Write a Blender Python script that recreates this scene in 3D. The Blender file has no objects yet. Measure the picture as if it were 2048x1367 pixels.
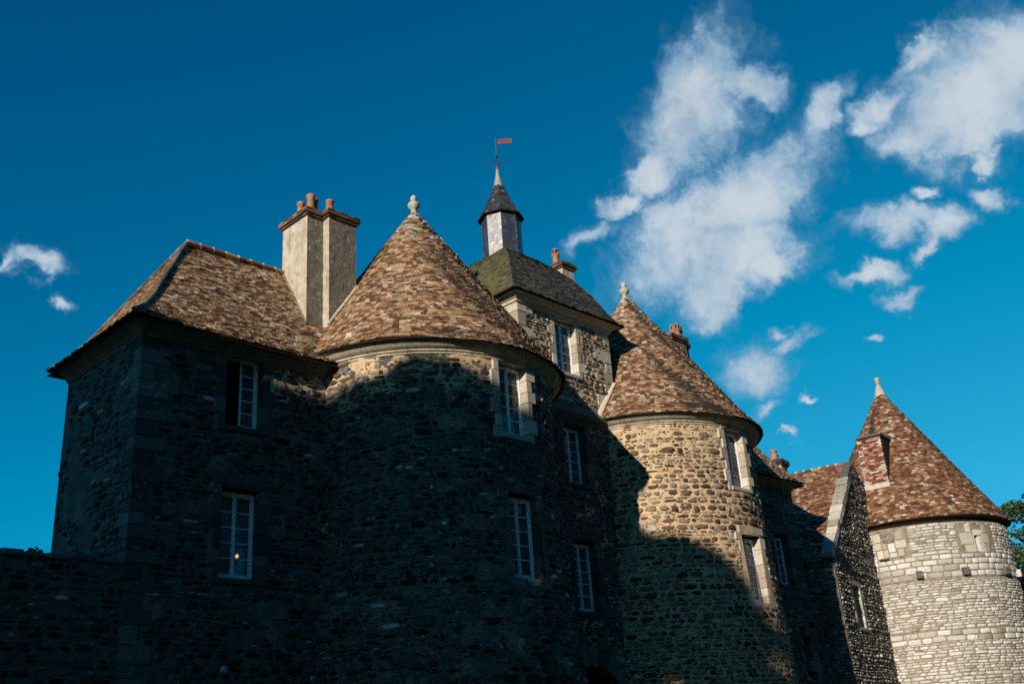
import bpy, math, random
import numpy as np
from mathutils import Matrix, Vector

# ------------------------------------------------------------------ camera, sky, sun
SC = bpy.context.scene
COL = SC.collection
PI = math.pi
F_PX, PITCH, ROLL, YAW = 2058.28, math.radians(22.347), math.radians(-4.018), math.radians(43.702)
fw = np.array([math.cos(YAW)*math.cos(PITCH), math.sin(YAW)*math.cos(PITCH), math.sin(PITCH)])
r0 = np.array([math.sin(YAW), -math.cos(YAW), 0.0]); u0 = np.cross(r0, fw)
rt = math.cos(ROLL)*r0 + math.sin(ROLL)*u0
up = -math.sin(ROLL)*r0 + math.cos(ROLL)*u0
cam = bpy.data.cameras.new("camera"); cam_o = bpy.data.objects.new("camera", cam); COL.objects.link(cam_o)
cam.sensor_width = 36.0; cam.lens = F_PX/2048*36.0; cam.clip_end = 5000; cam.clip_start = 0.1
cam_o.matrix_world = Matrix(((rt[0], up[0], -fw[0], 0), (rt[1], up[1], -fw[1], 0), (rt[2], up[2], -fw[2], 0), (0, 0, 0, 1)))
SC.camera = cam_o
SC.view_settings.view_transform = 'Standard'; SC.view_settings.look = 'None'
SC.view_settings.exposure = 0.27; SC.view_settings.gamma = 1.0
SC.cycles.use_denoising = False
SC.cycles.max_bounces = 6; SC.cycles.diffuse_bounces = 3; SC.cycles.transparent_max_bounces = 12
SC.cycles.sample_clamp_indirect = 4.0

SUN_AZ, SUN_EL = math.radians(15.5), math.radians(17.0)      # direction the light travels, from the facade line
sun = bpy.data.lights.new("sun", 'SUN'); sun_o = bpy.data.objects.new("sun", sun); COL.objects.link(sun_o)
sun.energy = 5.0; sun.angle = math.radians(0.53); sun.color = (1.0, 0.87, 0.71)
sdir = Vector((math.cos(SUN_AZ)*math.cos(SUN_EL), math.sin(SUN_AZ)*math.cos(SUN_EL), -math.sin(SUN_EL)))
sun_o.rotation_euler = sdir.to_track_quat('-Z', 'Y').to_euler()
sun_o.location = (-30, 0, 30)

# ---- node helpers
class NT:
    def __init__(s, tree): s.t = tree; s.n = tree.nodes; s.l = tree.links
    def new(s, typ, **kw):
        n = s.n.new(typ)
        for k, v in kw.items(): setattr(n, k, v)
        return n
    def put(s, sock, v):
        if hasattr(v, 'is_output'): s.l.new(v, sock)
        elif isinstance(v, (tuple, list)) and len(v) == 3 and sock.type == 'RGBA': sock.default_value = (*v, 1)
        else: sock.default_value = v
    def math(s, op, a, b=0.0, clamp=False):
        n = s.new('ShaderNodeMath', operation=op, use_clamp=clamp); s.put(n.inputs[0], a); s.put(n.inputs[1], b); return n.outputs[0]
    def vec(s, op, a, b=(0, 0, 0), out=0):
        n = s.new('ShaderNodeVectorMath', operation=op); s.put(n.inputs[0], a); s.put(n.inputs[1], b); return n.outputs[out]
    def mix(s, f, a, b, mode='MIX'):
        n = s.new('ShaderNodeMix', data_type='RGBA', blend_type=mode); s.put(n.inputs[0], f); s.put(n.inputs[6], a); s.put(n.inputs[7], b); return n.outputs[2]
    def noise(s, vec, scale, detail=3.0, rough=0.55):
        n = s.new('ShaderNodeTexNoise'); s.l.new(vec, n.inputs['Vector']); n.inputs['Scale'].default_value = scale
        n.inputs['Detail'].default_value = detail; n.inputs['Roughness'].default_value = rough; return n
    def ramp(s, f, stops, interp='LINEAR'):
        n = s.new('ShaderNodeValToRGB'); cr = n.color_ramp; cr.interpolation = interp
        while len(cr.elements) < len(stops): cr.elements.new(0.5)
        for e, (p, c) in zip(cr.elements, stops):
            e.position = p; e.color = (*c, 1) if not isinstance(c, (int, float)) else (c, c, c, 1)
        s.put(n.inputs[0], f); return n.outputs[0]
    def smooth(s, v, a, b):
        n = s.new('ShaderNodeMapRange', interpolation_type='SMOOTHSTEP'); s.put(n.inputs[0], v)
        n.inputs[1].default_value = a; n.inputs[2].default_value = b; return n.outputs[0]

# ---- world: graded Nishita sky with broken cumulus fixed in world directions
W = bpy.data.worlds.new("World"); SC.world = W; W.use_nodes = True
t = NT(W.node_tree); t.n.clear()
wo = t.new('ShaderNodeOutputWorld'); bg = t.new('ShaderNodeBackground'); t.l.new(bg.outputs[0], wo.inputs[0])
sky = t.new('ShaderNodeTexSky', sky_type='NISHITA'); sky.sun_disc = False
sky.sun_elevation = SUN_EL; sky.sun_rotation = math.radians(90) - (SUN_AZ + PI)   # azimuth of the sun itself
sky.altitude = 100; sky.air_density = 1.0; sky.dust_density = 0.4; sky.ozone_density = 3.0
SKY_S = 0.10
sep = t.new('ShaderNodeSeparateColor'); t.l.new(sky.outputs[0], sep.inputs[0])
lum = t.math('MINIMUM', sep.outputs[2], 9.5)                       # the film look: a deep polarised blue, turning cyan low down
hue = t.ramp(t.math('MULTIPLY', lum, 0.1), [(0.18, (0.0, 0.27, 0.80)), (0.46, (0.0, 0.475, 0.90)), (0.66, (0.03, 0.5, 0.86)), (0.9, (0.06, 0.5, 0.8))])
tint = t.vec('SCALE', hue); tint.node.inputs[3].default_value = 1.0; t.l.new(lum, tint.node.inputs[3])
gm = tint.node
dirv = t.new('ShaderNodeTexCoord').outputs['Generated']
dirv = t.vec('NORMALIZE', dirv)
n1 = t.noise(dirv, 11, 7, 0.58); n2 = t.noise(dirv, 30, 6, 0.62)
warp = t.vec('ADD', t.vec('SCALE', t.vec('SUBTRACT', n1.outputs['Color'], (0.5, 0.5, 0.5))), t.vec('SCALE', t.vec('SUBTRACT', n2.outputs['Color'], (0.5, 0.5, 0.5))))
for nd, k in zip([n for n in t.n if n.type == 'VECT_MATH' and n.operation == 'SCALE' and n != gm], (0.075, 0.042)): nd.inputs[3].default_value = k
warped = t.vec('ADD', dirv, warp)
CLOUDS = [(30.97,33.67,4.26,2.27,-127,1),(27.48,34.37,1.22,1.56,-110,.9),(34.49,30.83,1.61,1.09,-159,.9),(29.83,28.09,5.65,2.16,-153,1),(30.85,26.61,4.01,2.02,-20,1),(31.38,24.35,2.3,1.62,-128,1),(27.92,24.75,2.22,1.13,-175,.8),(23.02,31.7,1.84,1.17,-143,.8),(36.15,29.21,1.3,.71,-163,.75),(38.26,27.43,1.92,.88,-156,.5),(15.12,30.73,3.9,2.5,-167,1),(12.2,31.3,2.9,2.6,-22,1),(18.19,29.68,1.8,1.3,-154,.9),(16.83,33.2,2.0,.9,-162,.75),(19.44,31.33,1.9,.95,-165,.65),(20.6,30.6,1.3,.7,-150,.6),(15.17,25.97,.76,1.0,-133,.9),(15.67,27.93,1.37,.62,-18,.55),(21.22,25.43,2.81,.99,171,.75),(18.11,24.8,1.77,.96,-163,.75),(19.46,23.68,1.08,.56,-162,.6),(19.0,26.61,.56,.83,-75,.6),(22.69,22.67,1.54,.73,-177,.8),(21.0,21.51,1.1,.52,-172,.7),(29.71,19.28,2.07,1.48,-168,.9),(27.23,20.54,1.35,.59,-169,.6),(26.5,17.43,.67,.26,-174,.6),(28.16,15.47,.72,.32,-8,.75),(23.02,19.65,.45,.23,-160,.45),(29.59,17.03,1.0,.59,-168,.6),(28.01,21.21,.91,.4,-10,.6),(70.72,26.2,1.52,.71,-8,.85),(69.31,24.07,.91,.45,-31,.5),(72.37,26.15,.56,.62,9,.4)]
dens = None
for az, el, ra, rb, tilt, wgt in CLOUDS:
    a, e, ti = map(math.radians, (az, el, tilt))
    c = np.array([math.cos(e)*math.cos(a), math.cos(e)*math.sin(a), math.sin(e)])
    h = np.array([math.sin(a), -math.cos(a), 0.0]); v = np.cross(h, c)
    e1 = math.cos(ti)*h + math.sin(ti)*v; e2 = -math.sin(ti)*h + math.cos(ti)*v
    d1 = t.vec('DOT_PRODUCT', warped, tuple(e1/math.radians(ra*1.18)), 1)
    d2 = t.vec('DOT_PRODUCT', warped, tuple(e2/math.radians(rb*1.22)), 1)
    q = t.math('ADD', t.math('MULTIPLY', d1, d1), t.math('MULTIPLY', d2, d2))
    m = t.math('SUBTRACT', t.math('MULTIPLY', t.math('SUBTRACT', 1.0, t.math('SQRT', q)), 1.15), 0.75*(1-wgt)+0.02)
    dens = m if dens is None else t.math('SMOOTH_MAX', dens, m)
    if dens is not m: dens.node.inputs[2].default_value = 0.12
ahead = t.math('GREATER_THAN', t.vec('DOT_PRODUCT', dirv, tuple(float(x) for x in fw), 1), 0.45)
n3 = t.noise(warped, 34, 10, 0.66); n4 = t.noise(dirv, 12, 5, 0.6)
dens = t.math('ADD', dens, t.math('MULTIPLY', t.math('SUBTRACT', n3.outputs[0], 0.5), 1.05))
dens = t.math('ADD', dens, t.math('MULTIPLY', t.math('SUBTRACT', n4.outputs[0], 0.5), 0.55))
alpha = t.math('MULTIPLY', t.math('ADD', t.math('MULTIPLY', t.smooth(dens, -0.38, 0.25), 0.26), t.math('MULTIPLY', t.smooth(dens, -0.1, 0.44), 0.74)), ahead)
body = t.smooth(t.math('ADD', dens, t.math('MULTIPLY', t.math('SUBTRACT', n4.outputs[0], 0.5), 0.9)), 0.0, 0.95)
ccol = t.mix(body, tuple(c*.83/SKY_S for c in (.26, .44, .62)), tuple(c*.83/SKY_S for c in (.58, .66, .73)))
alpha = t.math('MULTIPLY', alpha, t.ramp(t.math('ADD', t.math('MULTIPLY', n3.outputs[0], .35), t.math('MULTIPLY', n4.outputs[0], .65)), [(0.36, 0.7), (0.56, 0.98)]))
fin = t.mix(alpha, gm.outputs[0], ccol)
t.l.new(fin, bg.inputs[0]); bg.inputs[1].default_value = SKY_S

# ------------------------------------------------------------------ materials
def pbr(name, rough=0.9, spec=0.25):
    m = bpy.data.materials.new(name); m.use_nodes = True
    t = NT(m.node_tree); b = t.n['Principled BSDF']; b.inputs['Roughness'].default_value = rough
    b.inputs['Specular IOR Level'].default_value = spec
    co = t.new('ShaderNodeTexCoord').outputs['Object']
    return m, t, b, co
def bump(t, b, h, strength, dist):
    n = t.new('ShaderNodeBump'); n.inputs['Strength'].default_value = strength; n.inputs['Distance'].default_value = dist
    t.put(n.inputs['Height'], h); t.l.new(n.outputs[0], b.inputs['Normal'])
def island_mat(name, stops, spread=0.35, lichen=(0.5, 0.5, 0.46), lich_amt=0.5, lich_at=0.6, moss=None, fine=38, rough=0.92, spec=0.2, bstr=0.5, bdist=0.02, big=1.2):
    """one colour per stone or tile (island), mottled, with lichen and stains of their own shape"""
    m, t, b, co = pbr(name, rough, spec)
    rnd = t.new('ShaderNodeNewGeometry').outputs['Random Per Island']
    nb = t.noise(co, big, 4, 0.6); nf = t.noise(co, fine, 4, 0.65); nm = t.noise(co, 9, 5, 0.65)
    f = t.math('ADD', t.math('MULTIPLY', t.math('SUBTRACT', nb.outputs[0], 0.5), spread*2), rnd)
    f = t.math('ADD', f, t.math('MULTIPLY', t.math('SUBTRACT', nf.outputs[0], 0.5), 0.25), True)
    c = t.ramp(f, stops)
    c = t.mix(1.0, c, t.ramp(nf.outputs[0], [(0.25, 0.55), (0.75, 1.35)]), 'MULTIPLY')
    wn = t.new('ShaderNodeTexWhiteNoise', noise_dimensions='1D'); t.put(wn.inputs[1], t.math('MULTIPLY', rnd, 917.0))
    lf = t.math('ADD', nm.outputs[0], t.math('MULTIPLY', t.math('SUBTRACT', wn.outputs[0], 0.5), 0.26))
    lf = t.math('ADD', lf, t.math('MULTIPLY', t.math('SUBTRACT', nf.outputs[0], 0.5), 0.3))
    c = t.mix(t.math('MULTIPLY', t.smooth(lf, lich_at, lich_at+0.13), lich_amt), c, lichen)
    if moss:
        nq = t.noise(co, 2.3, 5, 0.7)
        c = t.mix(t.math('MULTIPLY', t.smooth(nq.outputs[0], moss[1], moss[1]+0.1), moss[2]), c, moss[0])
    t.l.new(c, b.inputs['Base Color'])
    bump(t, b, t.math('ADD', nf.outputs[0], t.math('MULTIPLY', nm.outputs[0], 0.7)), bstr, bdist)
    return m
def mottled(name, stops, scale=6, fine=45, speck=None, rough=0.9, spec=0.2, bstr=0.5, bdist=0.02, streak=None):
    m, t, b, co = pbr(name, rough, spec)
    n1 = t.noise(co, scale, 6, 0.65); n2 = t.noise(co, fine, 4, 0.6)
    f = t.math('ADD', n1.outputs[0], t.math('MULTIPLY', t.math('SUBTRACT', n2.outputs[0], 0.5), 0.5))
    c = t.ramp(f, stops)
    if speck:
        n3 = t.noise(co, speck[1], 3, 0.7); c = t.mix(t.math('MULTIPLY', t.smooth(n3.outputs[0], speck[2], speck[2]+0.06), speck[3]), c, speck[0])
    if streak:
        nq = t.noise(t.vec('MULTIPLY', co, (1, 1, .14)), 5, 5, .7); c = t.mix(t.math('MULTIPLY', t.smooth(nq.outputs[0], .5, .66), streak[1]), c, streak[0])
        nq = t.noise(co, 1.6, 4, .6); c = t.mix(t.math('MULTIPLY', t.smooth(nq.outputs[0], .52, .6), streak[1]*.7), c, streak[2])
    t.l.new(c, b.inputs['Base Color']); bump(t, b, f, bstr, bdist)
    return m
def plain(name, col, rough=0.6, spec=0.3, metal=0.0, fine=30, var=0.25):
    m, t, b, co = pbr(name, rough, spec); b.inputs['Metallic'].default_value = metal
    n = t.noise(co, fine, 3, 0.6)
    t.l.new(t.mix(1.0, col, t.ramp(n.outputs[0], [(0.3, 1-var), (0.7, 1+var)]), 'MULTIPLY'), b.inputs['Base Color'])
    return m

M = {}
brown = [(0.0, (.035, .026, .02)), (0.2, (.075, .05, .033)), (0.4, (.13, .08, .045)), (0.58, (.17, .12, .075)), (0.74, (.22, .17, .115)), (0.88, (.16, .15, .13)), (1.0, (.3, .26, .2))]
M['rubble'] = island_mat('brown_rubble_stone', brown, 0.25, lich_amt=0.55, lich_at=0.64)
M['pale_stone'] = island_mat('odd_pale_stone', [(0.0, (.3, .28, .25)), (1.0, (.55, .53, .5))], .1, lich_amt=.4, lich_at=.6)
M['rubble_dark'] = island_mat('shade_toned_rubble', [(0.0, (.015, .0145, .014)), (0.35, (.036, .034, .032)), (0.6, (.062, .057, .053)), (0.85, (.1, .093, .085)), (1.0, (.18, .17, .155))], 0.25, lichen=(.42, .42, .38), lich_amt=0.6, lich_at=0.62)  # rubble copy darkened and greyed for the walls in tree shade
M['flint'] = island_mat('grey_brown_flint', [(0.0, (.04, .034, .028)), (0.3, (.1, .08, .06)), (0.55, (.17, .135, .095)), (0.8, (.24, .2, .15)), (1.0, (.36, .33, .29))], 0.2, lich_amt=0.6, lich_at=0.63)
M['gable_stone'] = island_mat('weathered_gable_stone', [(0.0, (.05, .044, .038)), (0.4, (.12, .105, .088)), (0.7, (.2, .18, .15)), (0.9, (.32, .29, .25)), (1.0, (.45, .42, .37))], 0.2, lichen=(.5, .48, .44), lich_amt=0.75, lich_at=0.58, fine=22)
M['ashlar_grey'] = island_mat('pale_grey_limestone', [(0.0, (.26, .21, .16)), (0.1, (.36, .33, .28)), (0.35, (.44, .43, .39)), (0.7, (.52, .51, .47)), (1.0, (.6, .59, .55))], 0.2, lichen=(.12, .11, .095), lich_amt=0.6, lich_at=0.62, moss=((.28, .23, .17), .61, .4), fine=26)
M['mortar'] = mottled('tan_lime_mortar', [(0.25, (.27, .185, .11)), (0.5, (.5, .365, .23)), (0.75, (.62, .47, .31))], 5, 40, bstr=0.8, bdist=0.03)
M['mortar_dark'] = mottled('shade_toned_mortar', [(0.25, (.05, .047, .043)), (0.5, (.1, .094, .084)), (0.78, (.2, .185, .155))], 3, 34, bstr=0.8, bdist=0.03)  # mortar copy with the shade put into its colour
M['mortar_mid'] = mottled('patched_plaster', [(0.25, (.08, .072, .06)), (0.5, (.16, .145, .12)), (0.78, (.27, .245, .2))], 3, 34, bstr=.8, bdist=.03)
M['mortar_grey'] = mottled('grey_joint', [(0.3, (.13, .115, .095)), (0.6, (.27, .235, .19)), (0.8, (.4, .33, .25))], 4, 40, bstr=0.8, bdist=0.03)
M['cornice_dark'] = mottled('shade_toned_cornice', [(0.25, (.09, .086, .08)), (0.5, (.16, .153, .142)), (0.8, (.26, .25, .23))], 4, 30, bstr=.3, bdist=.012)  # cornice copy darkened for the shaded pavilion eaves
M['limestone'] = island_mat('dressed_limestone', [(0.0, (.32, .27, .21)), (0.4, (.42, .38, .31)), (0.75, (.5, .46, .39)), (1.0, (.58, .54, .46))], 0.15, lichen=(.3, .29, .25), lich_amt=0.6, lich_at=0.6, moss=((.45, .25, .08), .66, .5), fine=24, bstr=0.35, bdist=0.015)
M['limestone_dark'] = island_mat('shade_toned_dressed_stone', [(0.0, (.055, .053, .05)), (0.5, (.095, .091, .086)), (1.0, (.17, .163, .15))], 0.15, lich_amt=0.5, lich_at=0.62, fine=24, bstr=0.35, bdist=0.015)  # limestone copy darkened for shaded stonework, reused as dark trim
M['coping'] = island_mat('lichened_coping_stone', [(0.0, (.26, .23, .19)), (0.5, (.4, .38, .33)), (1.0, (.55, .52, .46))], 0.15, lichen=(.07, .065, .055), lich_amt=0.7, lich_at=0.58, moss=((.42, .27, .1), .68, .5), fine=20, bstr=0.9, bdist=0.04)
M['cornice'] = mottled('moulded_cornice_stone', [(0.25, (.22, .185, .14)), (0.5, (.38, .335, .265)), (0.8, (.55, .5, .41))], 4, 30, bstr=0.4, bdist=0.015, streak=((.13, .11, .085), .55, (.3, .25, .17)))
tan_t = [(0.0, (.035, .022, .018)), (0.14, (.08, .043, .028)), (0.3, (.135, .075, .042)), (0.45, (.2, .13, .072)), (0.6, (.26, .185, .105)), (0.75, (.34, .265, .165)), (0.88, (.27, .24, .165)), (1.0, (.5, .45, .35))]
tan_t = [(p, tuple(.78*min(.62, c*1.22)+.22*g for c, g in zip(col, (.22, .15, .085)))) for p, col in tan_t]
tan_t = [(p, (c[0]*1.08, c[1]*.93, c[2]*.88)) for p, c in tan_t]
M['tile_tan'] = island_mat('old_tan_roof_tile', tan_t, 0.14, lichen=(.58, .53, .44), lich_amt=0.6, lich_at=0.615, moss=((.1, .085, .05), .6, .45), fine=30, bstr=0.4, bdist=0.008, big=0.8)
red_t = [(0.0, (.03, .018, .015)), (0.16, (.075, .032, .022)), (0.34, (.14, .052, .03)), (0.52, (.2, .078, .04)), (0.68, (.25, .115, .058)), (0.82, (.28, .17, .095)), (0.93, (.34, .25, .17)), (1.0, (.5, .44, .37))]
red_t = [(p, tuple(.78*min(.62, c*1.22)+.22*g for c, g in zip(col, (.19, .09, .05)))) for p, col in red_t]
red_t = [(p, (c[0]*.88, c[1]*.95, c[2]*.95)) for p, c in red_t]
M['tile_pale'] = island_mat('lichened_pale_tile', [(0.0, (.2, .15, .1)), (0.4, (.36, .3, .21)), (0.8, (.5, .45, .36)), (1.0, (.64, .6, .53))], .2, lichen=(.66, .63, .57), lich_amt=.7, lich_at=.56, moss=((.5, .28, .03), .68, .6), fine=30, bstr=.4, bdist=.008)
M['tile_red'] = island_mat('old_red_roof_tile', red_t, 0.14, lichen=(.5, .46, .4), lich_amt=0.6, lich_at=0.68, fine=30, bstr=0.4, bdist=0.008, big=0.8)
M['tile_mid'] = island_mat('old_brown_roof_tile', [(p, tuple(0.5*(x+y) for x, y in zip(a, b))) for (p, a), (_, b) in zip(tan_t, red_t)], 0.14, lichen=(.62, .58, .5), lich_amt=0.7, lich_at=0.635, fine=30, bstr=0.4, bdist=0.008, big=0.8)
M['tile_under'] = plain('roof_underside', (.035, .026, .02), 0.95, 0.1)
M['moss_slate'] = island_mat('mossy_slate', [(0.0, (.02, .022, .02)), (0.4, (.04, .042, .038)), (0.75, (.065, .062, .05)), (1.0, (.1, .095, .08))], 0.2, lichen=(.2, .21, .13), lich_amt=0.4, lich_at=0.68, moss=((.085, .085, .03), .52, .75), fine=22, rough=0.75, spec=0.35, bstr=0.6, bdist=0.02)
M['moss_heavy'] = island_mat('thick_moss_on_slate', [(0.0, (.03, .032, .022)), (0.5, (.055, .056, .036)), (1.0, (.1, .098, .07))], 0.2, lichen=(.2, .2, .11), lich_amt=0.5, lich_at=0.6, moss=((.115, .105, .042), .43, .8), fine=22, rough=0.85, spec=0.2, bstr=0.8, bdist=0.03)
M['slate'] = island_mat('blue_grey_slate', [(0.0, (.018, .021, .025)), (0.5, (.03, .034, .04)), (1.0, (.05, .055, .06))], 0.15, lichen=(.25, .25, .22), lich_amt=0.5, lich_at=0.72, fine=20, rough=0.42, spec=0.8, bstr=0.1, bdist=0.004)
NT(M['slate'].node_tree).n['Principled BSDF'].inputs['IOR'].default_value = 1.8
M['spire_slate'] = island_mat('spire_slate', [(0.0, (.016, .019, .022)), (0.6, (.03, .033, .037)), (1.0, (.05, .052, .055))], 0.15, lichen=(.4, .4, .38), lich_amt=0.7, lich_at=0.66, fine=16, rough=0.5, spec=0.5, bstr=0.2, bdist=0.008)
M['lead'] = mottled('old_lead', [(0.3, (.16, .15, .14)), (0.6, (.3, .28, .25)), (0.8, (.42, .38, .33))], 8, 40, rough=0.55, spec=0.5, bstr=0.3)
M['roughcast'] = mottled('roughcast_render', [(0.25, (.24, .2, .15)), (0.5, (.42, .37, .29)), (0.75, (.55, .5, .42))], 5, 26, speck=((.7, .68, .63), 24, 0.6, 0.75), bstr=1.0, bdist=0.04, streak=((.2, .165, .12), .55, (.34, .27, .18)))
M['roughcast_grey'] = mottled('shade_toned_render', [(0.25, (.085, .075, .06)), (0.5, (.17, .15, .12)), (0.78, (.27, .24, .19))], 5, 26, speck=((.66, .64, .6), 17, 0.61, 0.85), bstr=1.0, bdist=0.04, streak=((.07, .06, .05), .5, (.2, .17, .12)))  # render copy darkened for front faces the sun only grazes
M['brick'] = island_mat('red_brick', [(0.0, (.06, .03, .022)), (0.3, (.16, .06, .04)), (0.6, (.28, .11, .07)), (0.85, (.36, .17, .11)), (1.0, (.5, .4, .32))], 0.15, lich_amt=0.5, lich_at=0.68, fine=30)
M['brick_dark'] = island_mat('sooty_brick', [(0.0, (.03, .02, .016)), (0.5, (.1, .055, .04)), (1.0, (.22, .13, .09))], 0.15, lich_amt=0.5, lich_at=0.66, fine=30)
M['pot'] = mottled('clay_pot', [(0.25, (.16, .07, .045)), (0.5, (.3, .15, .095)), (0.8, (.42, .27, .19))], 5, 20, rough=0.8, bstr=0.2)
M['finial'] = mottled('lichened_finial_stone', [(0.25, (.2, .18, .13)), (0.5, (.36, .34, .29)), (0.72, (.52, .51, .47))], 7, 30, speck=((.42, .3, .06), 9, .55, .6), bstr=0.4)
M['fillet'] = mottled('lime_fillet', [(0.25, (.3, .25, .19)), (0.5, (.46, .4, .32)), (0.8, (.6, .54, .46))], 6, 30, bstr=0.7)
M['paint'] = plain('white_painted_wood', (.8, .81, .81), 0.45, 0.4, fine=20, var=0.12)
M['rust'] = plain('rusty_iron', (.15, .055, .034), 0.8, 0.3, fine=40, var=0.5)
M['iron'] = plain('dark_wrought_iron', (.03, .026, .024), 0.6, 0.4)
M['room'] = plain('dark_interior', (.03, .03, .035), 0.95, 0.1)
M['curtain'] = plain('pale_curtain', (.4, .4, .47), 0.9, 0.1, fine=6)
M['wood'] = plain('old_oak', (.05, .035, .025), 0.8, 0.2, fine=10)
M['grass'] = mottled('meadow_grass', [(0.3, (.02, .036, .012)), (0.6, (.035, .055, .02)), (0.8, (.055, .07, .03))], 0.7, 9, bstr=0.6, bdist=0.05)
M['bark'] = mottled('tree_bark', [(0.3, (.04, .032, .024)), (0.7, (.12, .1, .08))], 5, 30, bstr=0.8)
def leafmat(name, stops):
    m = island_mat(name, stops, 0.2, lich_amt=0.0, fine=20, rough=0.6, spec=0.35, bstr=0.05)
    t = NT(m.node_tree); b = t.n['Principled BSDF']; o = t.n['Material Output']
    tr = t.new('ShaderNodeBsdfTranslucent'); mx = t.new('ShaderNodeMixShader'); mx.inputs[0].default_value = 0.3
    t.l.new(b.inputs['Base Color'].links[0].from_socket, tr.inputs[0])
    t.l.new(b.outputs[0], mx.inputs[1]); t.l.new(tr.outputs[0], mx.inputs[2]); t.l.new(mx.outputs[0], o.inputs[0])
    return m
M['leaf'] = leafmat('green_leaves', [(0.0, (.018, .035, .008)), (0.5, (.05, .085, .018)), (0.85, (.1, .125, .03)), (1.0, (.17, .17, .05))])
def glassmat():
    m = bpy.data.materials.new('window_glass'); m.use_nodes = True; t = NT(m.node_tree); t.n.clear()
    o = t.new('ShaderNodeOutputMaterial'); tr = t.new('ShaderNodeBsdfTransparent'); gl = t.new('ShaderNodeBsdfGlossy'); mx = t.new('ShaderNodeMixShader')
    tr.inputs[0].default_value = (.72, .76, .8, 1); gl.inputs[1].default_value = 0.02
    co = t.new('ShaderNodeTexCoord').outputs['Object']; bp = t.new('ShaderNodeBump'); bp.inputs['Strength'].default_value = 0.06; bp.inputs['Distance'].default_value = 0.02
    t.l.new(t.noise(co, 3, 2).outputs[0], bp.inputs['Height']); t.l.new(bp.outputs[0], gl.inputs['Normal'])
    fr = t.new('ShaderNodeFresnel'); fr.inputs[0].default_value = 1.5
    t.l.new(t.math('ADD', t.math('MULTIPLY', fr.outputs[0], 0.9), 0.02, True), mx.inputs[0])
    df = t.new('ShaderNodeBsdfDiffuse'); df.inputs[0].default_value = (.42, .44, .48, 1); m2 = t.new('ShaderNodeMixShader')      # grey diffuse film, lightens the panes in place of reflected sky
    t.put(m2.inputs[0], t.math('MULTIPLY', t.noise(co, 2.2, 4).outputs[0], .5)); t.l.new(tr.outputs[0], m2.inputs[1]); t.l.new(df.outputs[0], m2.inputs[2])
    t.l.new(m2.outputs[0], mx.inputs[1]); t.l.new(gl.outputs[0], mx.inputs[2]); t.l.new(mx.outputs[0], o.inputs[0])
    return m
M['glass'] = glassmat()

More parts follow.
